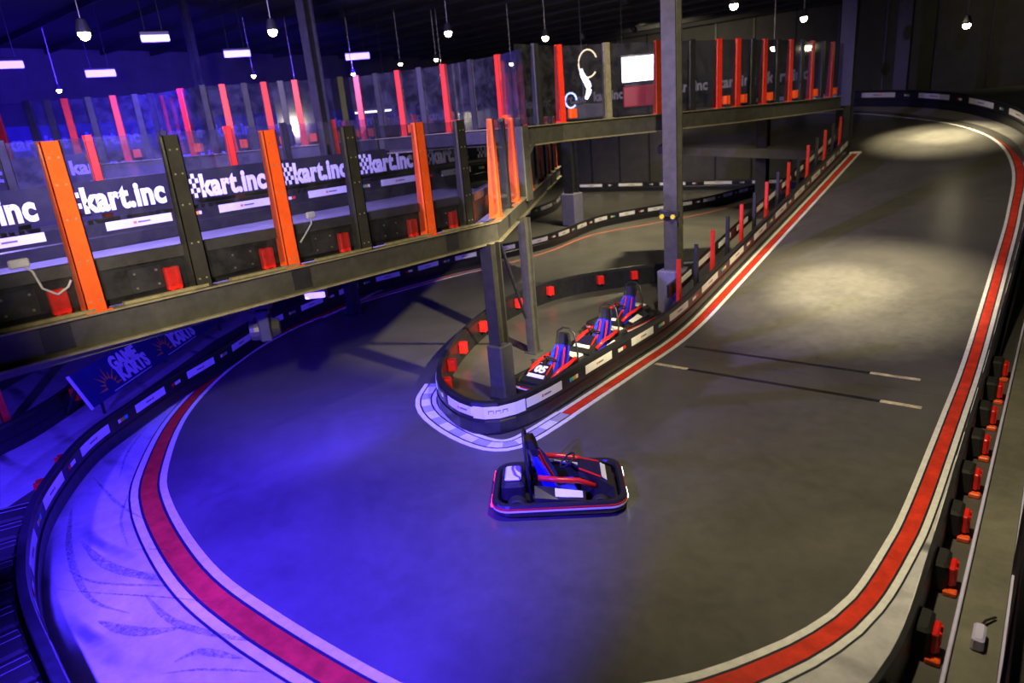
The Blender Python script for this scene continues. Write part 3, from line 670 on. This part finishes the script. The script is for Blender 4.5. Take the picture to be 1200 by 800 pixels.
bfence('distant fence of red and black posts curving along the upper level at the left', PBA, [(14, 'r'), (52, 'k'), (75, 'k'), (95, 'r'), (122, 'k'), (150, 'r'), (175, 'k'), (192, 'k'), (226, 'r'), (253, 'k'), (275, 'r'), (300, 'k'), (322, 'r'), (341, 'k'), (357, 'r'), (388, 'r'), (409, 'k'), (427, 'r'), (449, 'k'), (474, 'r'), (499, 'k'), (526, 'r'), (557, 'k'), (588, 'r')], glassb_m)
b2 = obj('bridge_deck', sweep(PBA, slab(.06, 4.0, -.30, -.03), zB), steel2_m); struct(b2, 'dark deck of the upper level curving away at the left'); b2['category'] = 'deck'
# far banners on the left and far walls, lit violet
for (a, b, zz, lab, hh) in (((-35.8, -4), (-35.8, 40), 5.6, 'long violet lit banner of pale lettering on the left hall wall', .9),):
    e = empty('wall_banner'); tag(e, lab, 'banner')
    MB().box((-35.9, 18, zz+.25), (.06, 46, 1.5)).build('banner_sheet', navy_m, e)
    for k in range(14): text('lettering', 'kart.inc', .85, (-35.86, -3+3.2*k, zz), (0, 1, 0), (0, 0, 1), letter2_m, e, bold=.03, width=2.4)
e = empty('wall_banner'); tag(e, 'dark banner with pale kart lettering on the far hall wall behind the bridge', 'banner')
MB().box((-22.7, Y1-.12, 6.0), (22.6, .06, 1.6)).build('banner_sheet', band_m, e)
for k in range(7): text('lettering', 'kart.inc', .9, (-33.5+3.1*k, Y1-.16, 5.9), (1, 0, 0), (0, 0, 1), letter_m, e, bold=.03, width=2.4)
# illuminated things seen through the bridge fence
def lit(name, col, s): return mat(name, (.9, .9, .9), .4, noise=.02, emit=col, estr=s)
c = PD(752, 80, 27.0); ang = math.atan2(AZ(752)[1], AZ(752)[0])-math.pi/2
e = empty('light_box_sign', (c[0], c[1], 0), ang); tag(e, 'bright white light box sign above a red panel behind the bridge fence', 'sign')
MB().bevbox((0, .08, c[2]), (1.55, .16, .98), .03).build('housing', steel2_m, e); MB().box((0, -.01, c[2]), (1.45, .03, .86)).build('lit_face', lit('lit_white_face', (1, .95, .8), 6), e)
MB().bevbox((.05, .08, c[2]-.95), (1.5, .12, .72), .03).build('red_panel', mat('red_sign_panel', (.55, .02, .02), .4, noise=.1, emit=(.6, .02, .02), estr=.25), e)
for k in (-1, 1): MB().tube([(k*.7, .12, c[2]+.45), (k*.7, .12, ZT)], .02, 6).build('hanger', steel2_m, e)
MB().box((0, .12, c[2]-.6), (1.3, .05, .5)).build('link_plate', steel2_m, e)
c = PD(683, 95, 25.0); ang = math.atan2(AZ(683)[1], AZ(683)[0])-math.pi/2
e = empty('neon_figure', (c[0], c[1], c[2]-.9), ang); tag(e, 'curling white and gold neon light figure behind the bridge fence', 'neon light')
MB().tube([(.12*math.sin(t*3)+.08, 0, .3+t*.62) for t in np.linspace(0, 1.6, 14)], [.05+.05*math.sin(t*2) for t in np.linspace(0, 1.6, 14)], 8).build('white_tube', lit('lit_neon_white', (1, .97, .9), 5), e, True)
MB().tube([(.2+.32*math.cos(t), 0, 1.45+.45*math.sin(t)) for t in np.linspace(.4, 5.6, 18)], .025, 8).build('gold_tube', lit('lit_neon_gold', (1, .75, .2), 2.0), e, True)
MB().tube([(-.45+.2*math.cos(t), 0, .3+.25*math.sin(t)) for t in np.linspace(0, 5.6, 14)], .03, 8).build('blue_tube', lit('lit_neon_blue', (.35, .5, 1), 3.0), e, True)
MB().bevbox((.05, .1, -.1), (1.3, .12, .5), .03).build('base', steel2_m, e); MB().tube([(0, .2, -.1), (0, .2, ZT-c[2]+.9)], .02, 6).build('hanger', steel2_m, e)
c = PD(517, 128, 29.0); ang = math.atan2(AZ(430)[1], AZ(430)[0])-math.pi/2
for (px, py, D, wd, lab) in ((437, 129, 29.0, 1.5, 'glowing white ceiling panel light far behind the left clear fence'), (762, 150, 24, .0, '')):
    if not lab: continue
    c = PD(px, py, D); e = empty('panel_light', c, ang); tag(e, lab, 'lamp')
    MB().bevbox((0, 0, 0), (wd, .9, .10), .02).build('housing', steel2_m, e); MB().box((0, -.1, -.06), (wd*.95, .8, .04)).build('diffuser', lit('lit_panel', (1, .93, .75), 4), e)
    for k in (-1, 1): MB().tube([(k*wd*.4, 0, .05), (k*wd*.4, 0, ZT-c[2])], .01, 6).build('hanger', steel2_m, e)
# ------------------------------------------------------------------ hanging lamps
ordn = ['first', 'second', 'third', 'fourth', 'fifth', 'sixth', 'seventh', 'eighth', 'ninth', 'tenth', 'eleventh', 'twelfth', 'thirteenth', 'fourteenth', 'fifteenth', 'sixteenth']
warm = sorted([(69, 105), (98, 38), (297, 88), (319, 35), (346, 98), (414, 86), (469, 74), (511, 69), (518, 87), (525, 37), (599, 74), (639, 43), (860, 5), (907, 55), (942, 20), (1133, 28)])
for i, (x, y) in enumerate(warm):
    D = min(31, 3.6*780/(hz(x)-y)); c = PD(x, y, D); big = y < 60
    e = empty('pendant_lamp', c); tag(e, 'small warm pendant lamp under the black ceiling, %s warm lamp from the left' % ordn[i], 'lamp', 'warm pendant lamps')
    r = .13 if big else .085
    MB().lathe([(.02, r*2.2), (r*.7, r*2.0), (r*1.1, r*.5), (r*1.12, .0), (r*1.05, -.01)], (0, 0, 0), 'z', 14).build('shade', ceil_m, e)
    MB().lathe([(.01, .03), (r*.9, .0), (r*.95, -r*.5), (r*.6, -r*1.1), (.01, -r*1.3)], (0, 0, 0), 'z', 14).build('bulb', lamp_m, e, True)
    MB().tube([(0, 0, r*2.1), (0, 0, ZT-c[2])], .008, 6).build('cord', cable_m, e)
blue = [(8, 76), (118, 86), (182, 45), (278, 63), (419, 66)]
for i, (x, y) in enumerate(blue):
    D = min(30, 3.6*780/(hz(x)-y)); c = PD(x, y, D); ang = math.atan2(AZ(x)[1], AZ(x)[0])-math.pi/2
    e = empty('blue_flood_lamp', c, ang); tag(e, 'glowing blue flood lamp under the ceiling, %s blue lamp from the left' % ordn[i], 'lamp', 'blue ceiling flood lamps')
    wd = D*25/780
    MB().bevbox((0, .10, .05), (wd*1.05, .16, .26), .02).build('housing', steel2_m, e); MB().bevbox((0, -.02, 0), (wd, .10, D*6/780), .015).build('lit_face', blamp_m, e)
    for k in (-1, 1): MB().tube([(k*wd*.3, .1, .15), (k*wd*.3, .1, ZT-c[2])], .012, 6).build('hanger', steel2_m, e)
    light('blue_flood', 'SPOT', (c[0], c[1], c[2]-.2), (c[0]-6, c[1], 4.5), 4500, BLUE, .2, 140, .6)
# fixtures of the hall lamps and of the added fill spots
for i, (p, t, en, col, sp, bl_) in enumerate(HALL_AND_FILL):
    q_ = (Vector(t)-Vector(p)).normalized(); e = empty('hall_and_fill_spotlight', tuple(Vector(p)-q_*.20)); tag(e, 'hall or added fill spotlight above the track outside the picture, %s of the spotlights' % ordn[i], 'lamp', 'hall spotlights')
    e.rotation_euler = q_.to_track_quat('-Z', 'Y').to_euler()
    MB().lathe([(.06, .30), (.13, .24), (.16, .0), (.16, -.02), (.145, -.02), (.145, .05), (.01, .06)], (0, 0, 0), 'z', 14).build('housing', steel2_m, e)
    h_ = empty('hanger_rod'); COL.objects.unlink(h_); bpy.data.objects.remove(h_)
    iv = (Matrix.Translation(e.location) @ e.rotation_euler.to_matrix().to_4x4()).inverted()
    MB().tube([iv @ (Vector(p)-q_*.45), iv @ Vector((p[0]-q_.x*.5, p[1]-q_.y*.5, ZT))], .015, 6).build('hanger', steel2_m, e)
# ------------------------------------------------------------------ under-deck fittings
c = PX(369, 345, -9.0); e = empty('deck_flood_lamp', (c[0], c[1], 2.72), math.radians(40)); tag(e, 'small glowing blue flood lamp mounted under the raised deck beam', 'lamp')
c = P(369, 346, 2.70); e.location = c
MB().bevbox((0, .06, .02), (.34, .08, .14), .012).build('housing', steel2_m, e); MB().bevbox((0, 0, 0), (.30, .05, .085), .01).build('lit_face', blamp_m, e)
MB().tube([(0, .06, .05), (0, .06, .27)], .02, 8).build('bracket', steel2_m, e)
light('deck_flood', 'SPOT', (c[0]-.05, c[1]-.05, 2.6), (c[0]-4.5, c[1]+.3, 0.2), 1600, BLUE, .1, 150, .5)
for i, (x, y, tx, ty, pw) in enumerate(((-7.95, .7, -8.4, 4.6, 2000), (-9.6, -.6, -13.0, 5.2, 2600))):
    e2 = empty('deck_flood_lamp', (x, y, 2.70), math.radians(150)); tag(e2, ('blue flood lamp under the deck beam just outside the left of the picture', 'blue flood lamp under the deck slab farther outside the left of the picture')[i], 'lamp')
    for ch in e.children:
        c2 = ch.copy(); COL.objects.link(c2); c2.parent = e2
    light('deck_flood', 'SPOT', (x, y, 2.55), (tx, ty, 0), pw, BLUE, .1, 95, .6)
c = P(312, 384, 2.42); e = empty('moving_head_light', c, math.radians(-35)); e.scale = (1.25, 1.25, 1.25); tag(e, 'dark moving head spotlight hanging below the raised deck beam', 'lamp')
MB().bevbox((0, 0, .30), (.24, .22, .14), .02).build('base', steel2_m, e)
yk = MB()
for k in (-1, 1): yk.bevbox((k*.15, 0, .06), (.05, .13, .36), .015)
yk.box((0, 0, .215), (.34, .13, .04)).build('yoke', steel2_m, e)
MB().lathe([(.02, .16), (.09, .15), (.12, .06), (.13, -.12), (.12, -.17), (.10, -.17), (.095, -.12), (.01, -.12)], (0, 0, 0), 'y', 16).build('head', postk_m, e, False)
MB().lathe([(.01, -.135), (.094, -.13)], (0, 0, 0), 'y', 16).build('lens', mat('dark_lens', (.03, .03, .05), .1, noise=.1), e)
MB().tube([(-.05, 0, .37), (-.05, 0, .46)], .03, 8).tube([(.06, 0, .37), (.06, 0, .46)], .03, 8).build('clamp', steel2_m, e)
# lettered board behind the bend
bl0, bl1, tl0 = Vector(P(110, 478, .25)), Vector(P(262, 374, .25)), Vector(P(79, 442, .95))
dirx = (bl1-bl0).normalized(); upv = (tl0-bl0); upv = (upv-dirx*upv.dot(dirx)); nrm = dirx.cross(upv.normalized()); Hb = upv.length
def bpt(a, b, c): return tuple(bl0+dirx*a+upv*b+nrm*c)
LB = (bl1-bl0).length
e = empty('sign_board'); tag(e, 'leaning navy board lettered GAME KARTS beside an orange burst behind the bend', 'sign')
MB().loft([[bpt(a, b, c) for a, b in ((0, 0), (LB, 0), (LB, 1), (0, 1))] for c in (-.04, 0)]).build('panel', navy_m, e)
MB().loft([[bpt(a, b, c) for a, b in ((-.03, -.02), (.0, -.02), (.0, 1.02), (-.03, 1.02))] for c in (-.05, .01)]).build('edge_trim', white_m, e)
for x0 in (.55, .55+2.3):
    if x0+1.2 > LB: break
    text('lettering', 'GAME', .42, bpt(x0+.62, .52, .004), dirx, upv, letter_m, e, bold=.022, width=1.0)
    text('lettering', 'KARTS', .42, bpt(x0+.66, .16, .004), dirx, upv, letter_m, e, bold=.022, width=1.15)
    mb = MB(); cx, cy = x0+.28, .22; 
    for k in range(9):
        a = math.pi*(k/8.0); R = .46 if k % 2 == 0 else .34
        vv = [bpt(cx+math.cos(a-.16)*.17, cy+math.sin(a-.16)*.17/Hb, .006), bpt(cx+math.cos(a)*R, cy+math.sin(a)*R/Hb, .006), bpt(cx+math.cos(a+.16)*.17, cy+math.sin(a+.16)*.17/Hb, .006)]
        mb.add(vv, [(0, 1, 2)])
    mb.build('burst', mat('orange_print_burst', (.95, .33, .06), .5, noise=.15), e)
    MB().loft([[bpt(x0+a, b, c) for a, b in ((.25, .04), (1.75, .04), (1.75, .075), (.25, .075))] for c in (.0, .005)]).build('small_print_line', letter2_m, e)
for a in (.3, LB-.3): MB().tube([bpt(a, .02, -.02), (bpt(a, .02, -.02)[0], bpt(a, .02, -.02)[1], 0)], .03, 8).tube([bpt(a, .9, -.03), (bpt(a, .9, -.6)[0], bpt(a, .9, -.6)[1], 0)], .03, 8).build('prop', steel2_m, e)
# second lower barrier at the far left, with a red post
p0, p1 = P(-30, 548, 0), P(150, 455, 0)
PL2 = Path([p0, P(40, 514), P(92, 478), P(100, 462)], True)
b3 = barrier('track_barrier', 'dark blue lit barrier with red post behind the sign board at the left edge', PL2, -1, flat, stick=False, H=1.1)
for (px, py) in ((10, 500), ): 
    p = P(px, py); MB().loft([[(p[0]+a, p[1]+b, c) for a, b in ((-.1*s_, -.06), (.1*s_, -.06), (.1*s_, .06), (-.1*s_, .06))] for c, s_ in ((0, 1.1), (1.0, .7))]).build('post', redp_m, b3)
p = P(52, 470, .3); clip_at(PL2, PL2.near(p[0], p[1]), -.2, .42, b3, (.22, .16, .26))
# pale floor behind the left barrier
vv = [P(0, 460), P(0, 600), P(60, 560), P(110, 500), P(250, 400), P(320, 360), P(250, 350), P(100, 400)]
MBp = MB().add([(a, b, .003) for a, b, _ in vv], [tuple(range(len(vv)))]).build('service_pavement', pale_m); struct(MBp, 'pale service floor behind the outer barrier'); MBp['category'] = 'pavement'
# white cables on the deck barrier
p = [PX(22, 309, XA-.065), PX(38, 318, XA-.065), PX(50, 338, XA-.065), PX(68, 345, XA-.065), PX(80, 336, XA-.065), PX(84, 326, XA-.065)]
e = empty('power_cable'); tag(e, 'white power cable drooping beside the nearest orange fence post', 'cable')
pth = []
for i in range(len(p)-1):
    for k in range(5): pth.append(tuple(np.array(p[i])*(1-k/5)+np.array(p[i+1])*k/5))
MB().tube(pth, .012, 6).build('lead', cable_m, e, True); MB().bevbox(p[0], (.05, .18, .09), .015).build('plug', cable_m, e)
p = [PX(364, 252, XA-.065), PX(365, 262, XA-.065), PX(357, 276, XA-.065), PX(352, 284, XA-.065)]
e = empty('power_cable'); tag(e, 'short white cable with plug beside the second orange fence post', 'cable')
MB().tube(p, .012, 6).build('lead', cable_m, e, True); MB().bevbox(p[0], (.05, .14, .09), .015).build('plug', cable_m, e)
# ------------------------------------------------------------------ right-hand walkway
e = MB().box((-.07, 9.5, .02), (.36, 19, .04)).build('walkway_pavement', walk_m); struct(e, 'narrow worn concrete walkway beside the right barrier'); e['category'] = 'pavement'
e = MB().bevbox((-.25, 9.5, .05), (.035, 19, .10), .008).build('trim_7', mat('violet_lit_steel_edge', (.62, .58, .88), .4, 0, noise=.1)); struct(e, 'pale steel edging strip along the right walkway'); e['category'] = 'edging'  # violet light on the strip is put into its base colour
e = empty('mesh_fence', (.14, 0, 0)); tag(e, 'wire mesh fence panel at the bottom right corner', 'fence')
MB().box((0, 7.5, .03), (.05, 11, .06)).build('bottom_rail', MATS['violet_lit_steel_edge'], e)
MB().box((0, 7.5, 1.9), (.05, 11, .05)).build('top_rail', steel2_m, e)
for k in range(5): MB().box((0, 2.2+2.65*k, .95), (.06, .06, 1.9)).build('post', steel2_m, e)
mb = MB(); a = 2.2
def wire(p, q_): 
    mb.tube([p, q_], .004, 3, cap=False)
for k in range(230):
    y0_ = .4+.06*k
    for sg in (-1, 1):
        ya, yb = (y0_, y0_+1.84*.5*sg)
        wire((0, ya, .06), (0, yb, 1.9))
mb.build('wire_mesh', steel_m, e)['kind'] = 'stuff'
e = empty('junction_box', (-.06, 6.25, .04)); tag(e, 'small lilac junction box on the right walkway', 'box')
MB().bevbox((0, 0, .07), (.10, .26, .14), .02).build('body', MATS['violet_lit_steel_edge'], e); MB().tube([(0, .13, .08), (.03, .3, .05), (.1, .42, .03)], .012, 6).build('lead', rubber_m, e)
# ------------------------------------------------------------------ karts
kn_m = mat('kart_navy_plate', (.012, .012, .05), .35, noise=.1); kb_m = mat('kart_black_body', (.02, .02, .024), .3, noise=.2); kr_m = mat('kart_red', (.72, .02, .02), .3, noise=.1); kw_m = mat('kart_white', (.8, .8, .8), .35, noise=.06); ks_m = mat('kart_blue_seat', (.02, .03, .62), .4, noise=.2)
tl_m = mat('lit_red_tail', (.9, .1, .1), .4, noise=.02, emit=(1, .01, .08), estr=6); hl_m = mat('lit_white_head', (.9, .9, .9), .4, noise=.02, emit=(.85, 1, .95), estr=6)
tl_o = mat('tail_lens', (.5, .02, .02), .3, noise=.05); hl_o = mat('head_lens', (.6, .62, .6), .2, noise=.05)
def rrect(lx, ly, r, n=5):
    out = []
    for cx, cy, a0 in ((lx-r, ly-r, 0), (-lx+r, ly-r, 90), (-lx+r, -ly+r, 180), (lx-r, -ly+r, 270)):
        for k in range(n): a = math.radians(a0+90*k/(n-1)); out.append((cx+r*math.cos(a), cy+r*math.sin(a)))
    return out
def make_kart(number, lit_=False):
    k = empty('racing_kart')                           # +X is forward
    MB().prism([(x*.93, y*.86) for x, y in rrect(.92, .62, .2)], .05, .075).build('floor_pan', steel2_m, k)
    ring = rrect(.95, .64, .26, 7)
    n = len(ring)
    def loop(off, z): return [(x*(1+off/.95), y*(1+off/.64), z) for x, y in ring]
    mb = MB(); rs = [loop(0, .06), loop(.02, .10), loop(.02, .20), loop(0, .24), loop(-.06, .24), loop(-.08, .20), loop(-.08, .10), loop(-.06, .06)]
    v_ = [p for r in rs for p in r]; f_ = []
    for i in range(8):
        for j in range(n): f_.append((i*n+j, i*n+(j+1) % n, ((i+1) % 8)*n+(j+1) % n, ((i+1) % 8)*n+j))
    bm_ = mb.add(v_, f_).build('bumper', kb_m, k)
    for z, m, nm in ((.145, kw_m, 'white_stripe'), (.175, kr_m, 'red_stripe')):
        a, b = loop(.024, z), loop(.024, z+.028); c_, d_ = loop(.012, z), loop(.012, z+.028)
        MB().add(a+b+c_+d_, [(j, (j+1) % n, n+(j+1) % n, n+j) for j in range(n)]+[(n+j, n+(j+1) % n, 3*n+(j+1) % n, 3*n+j) for j in range(n)]+[(2*n+j, (2*n+(j+1) % n), (j+1) % n, j) for j in range(n)]).build(nm, m, bm_)
    # nose with number panel
    nose = MB().loft([[(.80, -.36, .10), (.80, .36, .10), (.80, .30, .26), (.80, -.30, .26)], [(.62, -.34, .10), (.62, .34, .10), (.60, .26, .38), (.60, -.26, .38)], [(.34, -.20, .12), (.34, .20, .12), (.30, .17, .50), (.30, -.17, .50)]]).build('nose_fairing', kb_m, k)
    MB().loft([[(.60, -.20, .392), (.60, .20, .392), (.32, .14, .506), (.32, -.14, .506)], [(.604, -.20, .402), (.604, .20, .402), (.324, .14, .516), (.324, -.14, .516)]]).build('number_plate', kn_m, nose)
    for s_ in (-1, 1): MB().tube([(.615, s_*.23, .40), (.31, s_*.165, .515)], .016, 6).build('red_edge', kr_m, nose)
    MB().loft([[(.70, -.22, .335), (.70, .22, .335), (.63, .21, .385), (.63, -.21, .385)], [(.706, -.22, .345), (.706, .22, .345), (.636, .21, .395), (.636, -.21, .395)]]).build('white_decal', kw_m, nose)
    if number: text('race_number', number, .27, (.575, -.13, .419), (0, 1, 0), (-.28, 0, .114), kw_m, nose, bold=.014)
    for s_ in (-1, 1):
        sp_ = MB().loft([[(.38, s_*.34, .09), (.38, s_*.56, .09), (.38, s_*.55, .22), (.38, s_*.36, .26)], [(.0, s_*.34, .09), (.0, s_*.58, .09), (.0, s_*.57, .27), (.0, s_*.36, .34)], [(-.34, s_*.34, .09), (-.34, s_*.57, .09), (-.34, s_*.55, .30), (-.34, s_*.38, .40)]]).build('side_pod', kb_m, k)
        MB().loft([[(.34, s_*.37, .262), (.34, s_*.50, .235), (.34, s_*.50, .243), (.34, s_*.37, .27)], [(-.05, s_*.40, .348), (-.05, s_*.54, .295), (-.05, s_*.54, .303), (-.05, s_*.40, .356)]]).build('white_decal', kw_m, sp_)
        MB().tube([(.52, s_*.30, .30), (.30, s_*.34, .42), (.02, s_*.36, .46), (-.28, s_*.34, .50)], .042, 8).build('red_bolster', kr_m, k, True)
    # wheels
    for x, s_, r, wd in ((.58, -1, .13, .12), (.58, 1, .13, .12), (-.60, -1, .14, .18), (-.60, 1, .14, .18)):
        y_ = s_*(.50 if x > 0 else .48)
        t = MB().lathe([(r*.5, -wd/2), (r*.88, -wd/2), (r, -wd*.36), (r, wd*.36), (r*.88, wd/2), (r*.5, wd/2)], (x, y_, r), 'y', 18).build('tyre', rubber_m, k, False)
        MB().lathe([(r*.12, -wd*.46), (r*.52, -wd*.50), (r*.52, wd*.50), (r*.12, wd*.46)], (x, y_, r), 'y', 14).build('rim', flange_m, t)
    # seat: bucket back, cushion, side wings
    def sec(x, z, w_, th, curl): return [(x+curl, -w_, z), (x, -w_*.7, z), (x-.02, 0, z), (x, w_*.7, z), (x+curl, w_, z), (x+curl-th, w_, z), (x-th, w_*.75, z), (x-th-.02, 0, z), (x-th, -w_*.75, z), (x+curl-th, -w_, z)]
    MB().loft([sec(-.14, .16, .20, .05, .16), sec(-.20, .35, .23, .05, .14), sec(-.27, .58, .22, .05, .10), sec(-.32, .74, .17, .05, .05)]).build('seat_back', ks_m, k, False)
    MB().bevbox((.06, 0, .15), (.42, .40, .10), .03).build('seat_cushion', ks_m, k)
    MB().loft([sec(-.315, .74, .16, .07, .05), sec(-.34, .86, .17, .09, .05), sec(-.36, .98, .13, .08, .03)]).build('headrest', kb_m, k)
    for s_ in (-1, 1): MB().tube([(-.255, s_*.09, .72), (-.18, s_*.10, .50), (-.06, s_*.12, .24)], .018, 6).build('belt', kr_m, k)
    MB().tube([(-.40, -.30, .10), (-.43, -.29, .60), (-.45, -.22, .98), (-.46, -.08, 1.08), (-.46, .08, 1.08), (-.45, .22, .98), (-.43, .29, .60), (-.40, .30, .10)], .022, 8).build('roll_hoop', steel2_m, k, True)
    MB().tube([(.30, 0, .44), (.16, 0, .56)], .018, 8).build('steering_column', steel2_m, k)
    ct = Vector((.15, 0, .57)); ax = Vector((.64, 0, -.76)).normalized(); u = Vector((0, 1, 0)); w_ = ax.cross(u)
    sw_ = MB().tube([ct+(u*math.cos(t)+w_*math.sin(t))*.14 for t in np.linspace(0, 2*math.pi, 16, endpoint=False)], .016, 6, closed=True).build('steering_wheel', rubber_m, k, True)
    MB().tube([ct-u*.13, ct+u*.13], .012, 6).bevbox(ct, (.05, .09, .04), .01).build('wheel_spoke', steel2_m, sw_)
    MB().bevbox((-.66, 0, .24), (.34, .62, .28), .04).build('motor_box', kb_m, k)
    MB().bevbox((-.66, 0, .40), (.24, .40, .05), .02).build('motor_lid', kw_m, k)
    for s_ in (-1, 1):
        MB().bevbox((-.972, s_*.34, .17), (.02, .30, .05), .008).build('tail_light', tl_m if lit_ else tl_o, k)
        MB().bevbox((.974, s_*.30, .17), (.02, .24, .05), .008).build('head_light', hl_m if lit_ else hl_o, k)
    return k
spots_ = ((-7.28, 9.85), (-7.42, 11.68), (-7.88, 13.60))
spots = [((640, 452), -92, 'parked kart numbered 05 nearest the island nose', '05'), ((694, 420), -93, 'parked kart in the middle of the queue on the island', '07'), ((724, 384), -95, 'parked kart at the back of the queue nearest the padded column', '07')]
k0 = make_kart('05'); k1 = make_kart(None)
for i, ((x, y), a, lab, _) in enumerate(spots):
    k = (k0, k1)[i] if i < 2 else copy_tree(k1)
    k.location = (*spots_[i], 0); k.scale = (.92, .92, .92); k.rotation_euler = (0, 0, math.radians(a))
    tag(k, 'black '+lab, 'kart', 'karts queued on the island')
k = make_kart(None, True); p = P(655, 572, .1); k.location = (p[0], p[1], 0); k.rotation_euler = (0, 0, math.radians(36)); k.scale = (.92, .92, .92); tag(k, 'kart with lit red tail lights and white head lights driving round the bend', 'kart')
print('objects', len(bpy.data.objects), 'tris', sum(len(m.polygons) for m in bpy.data.meshes))
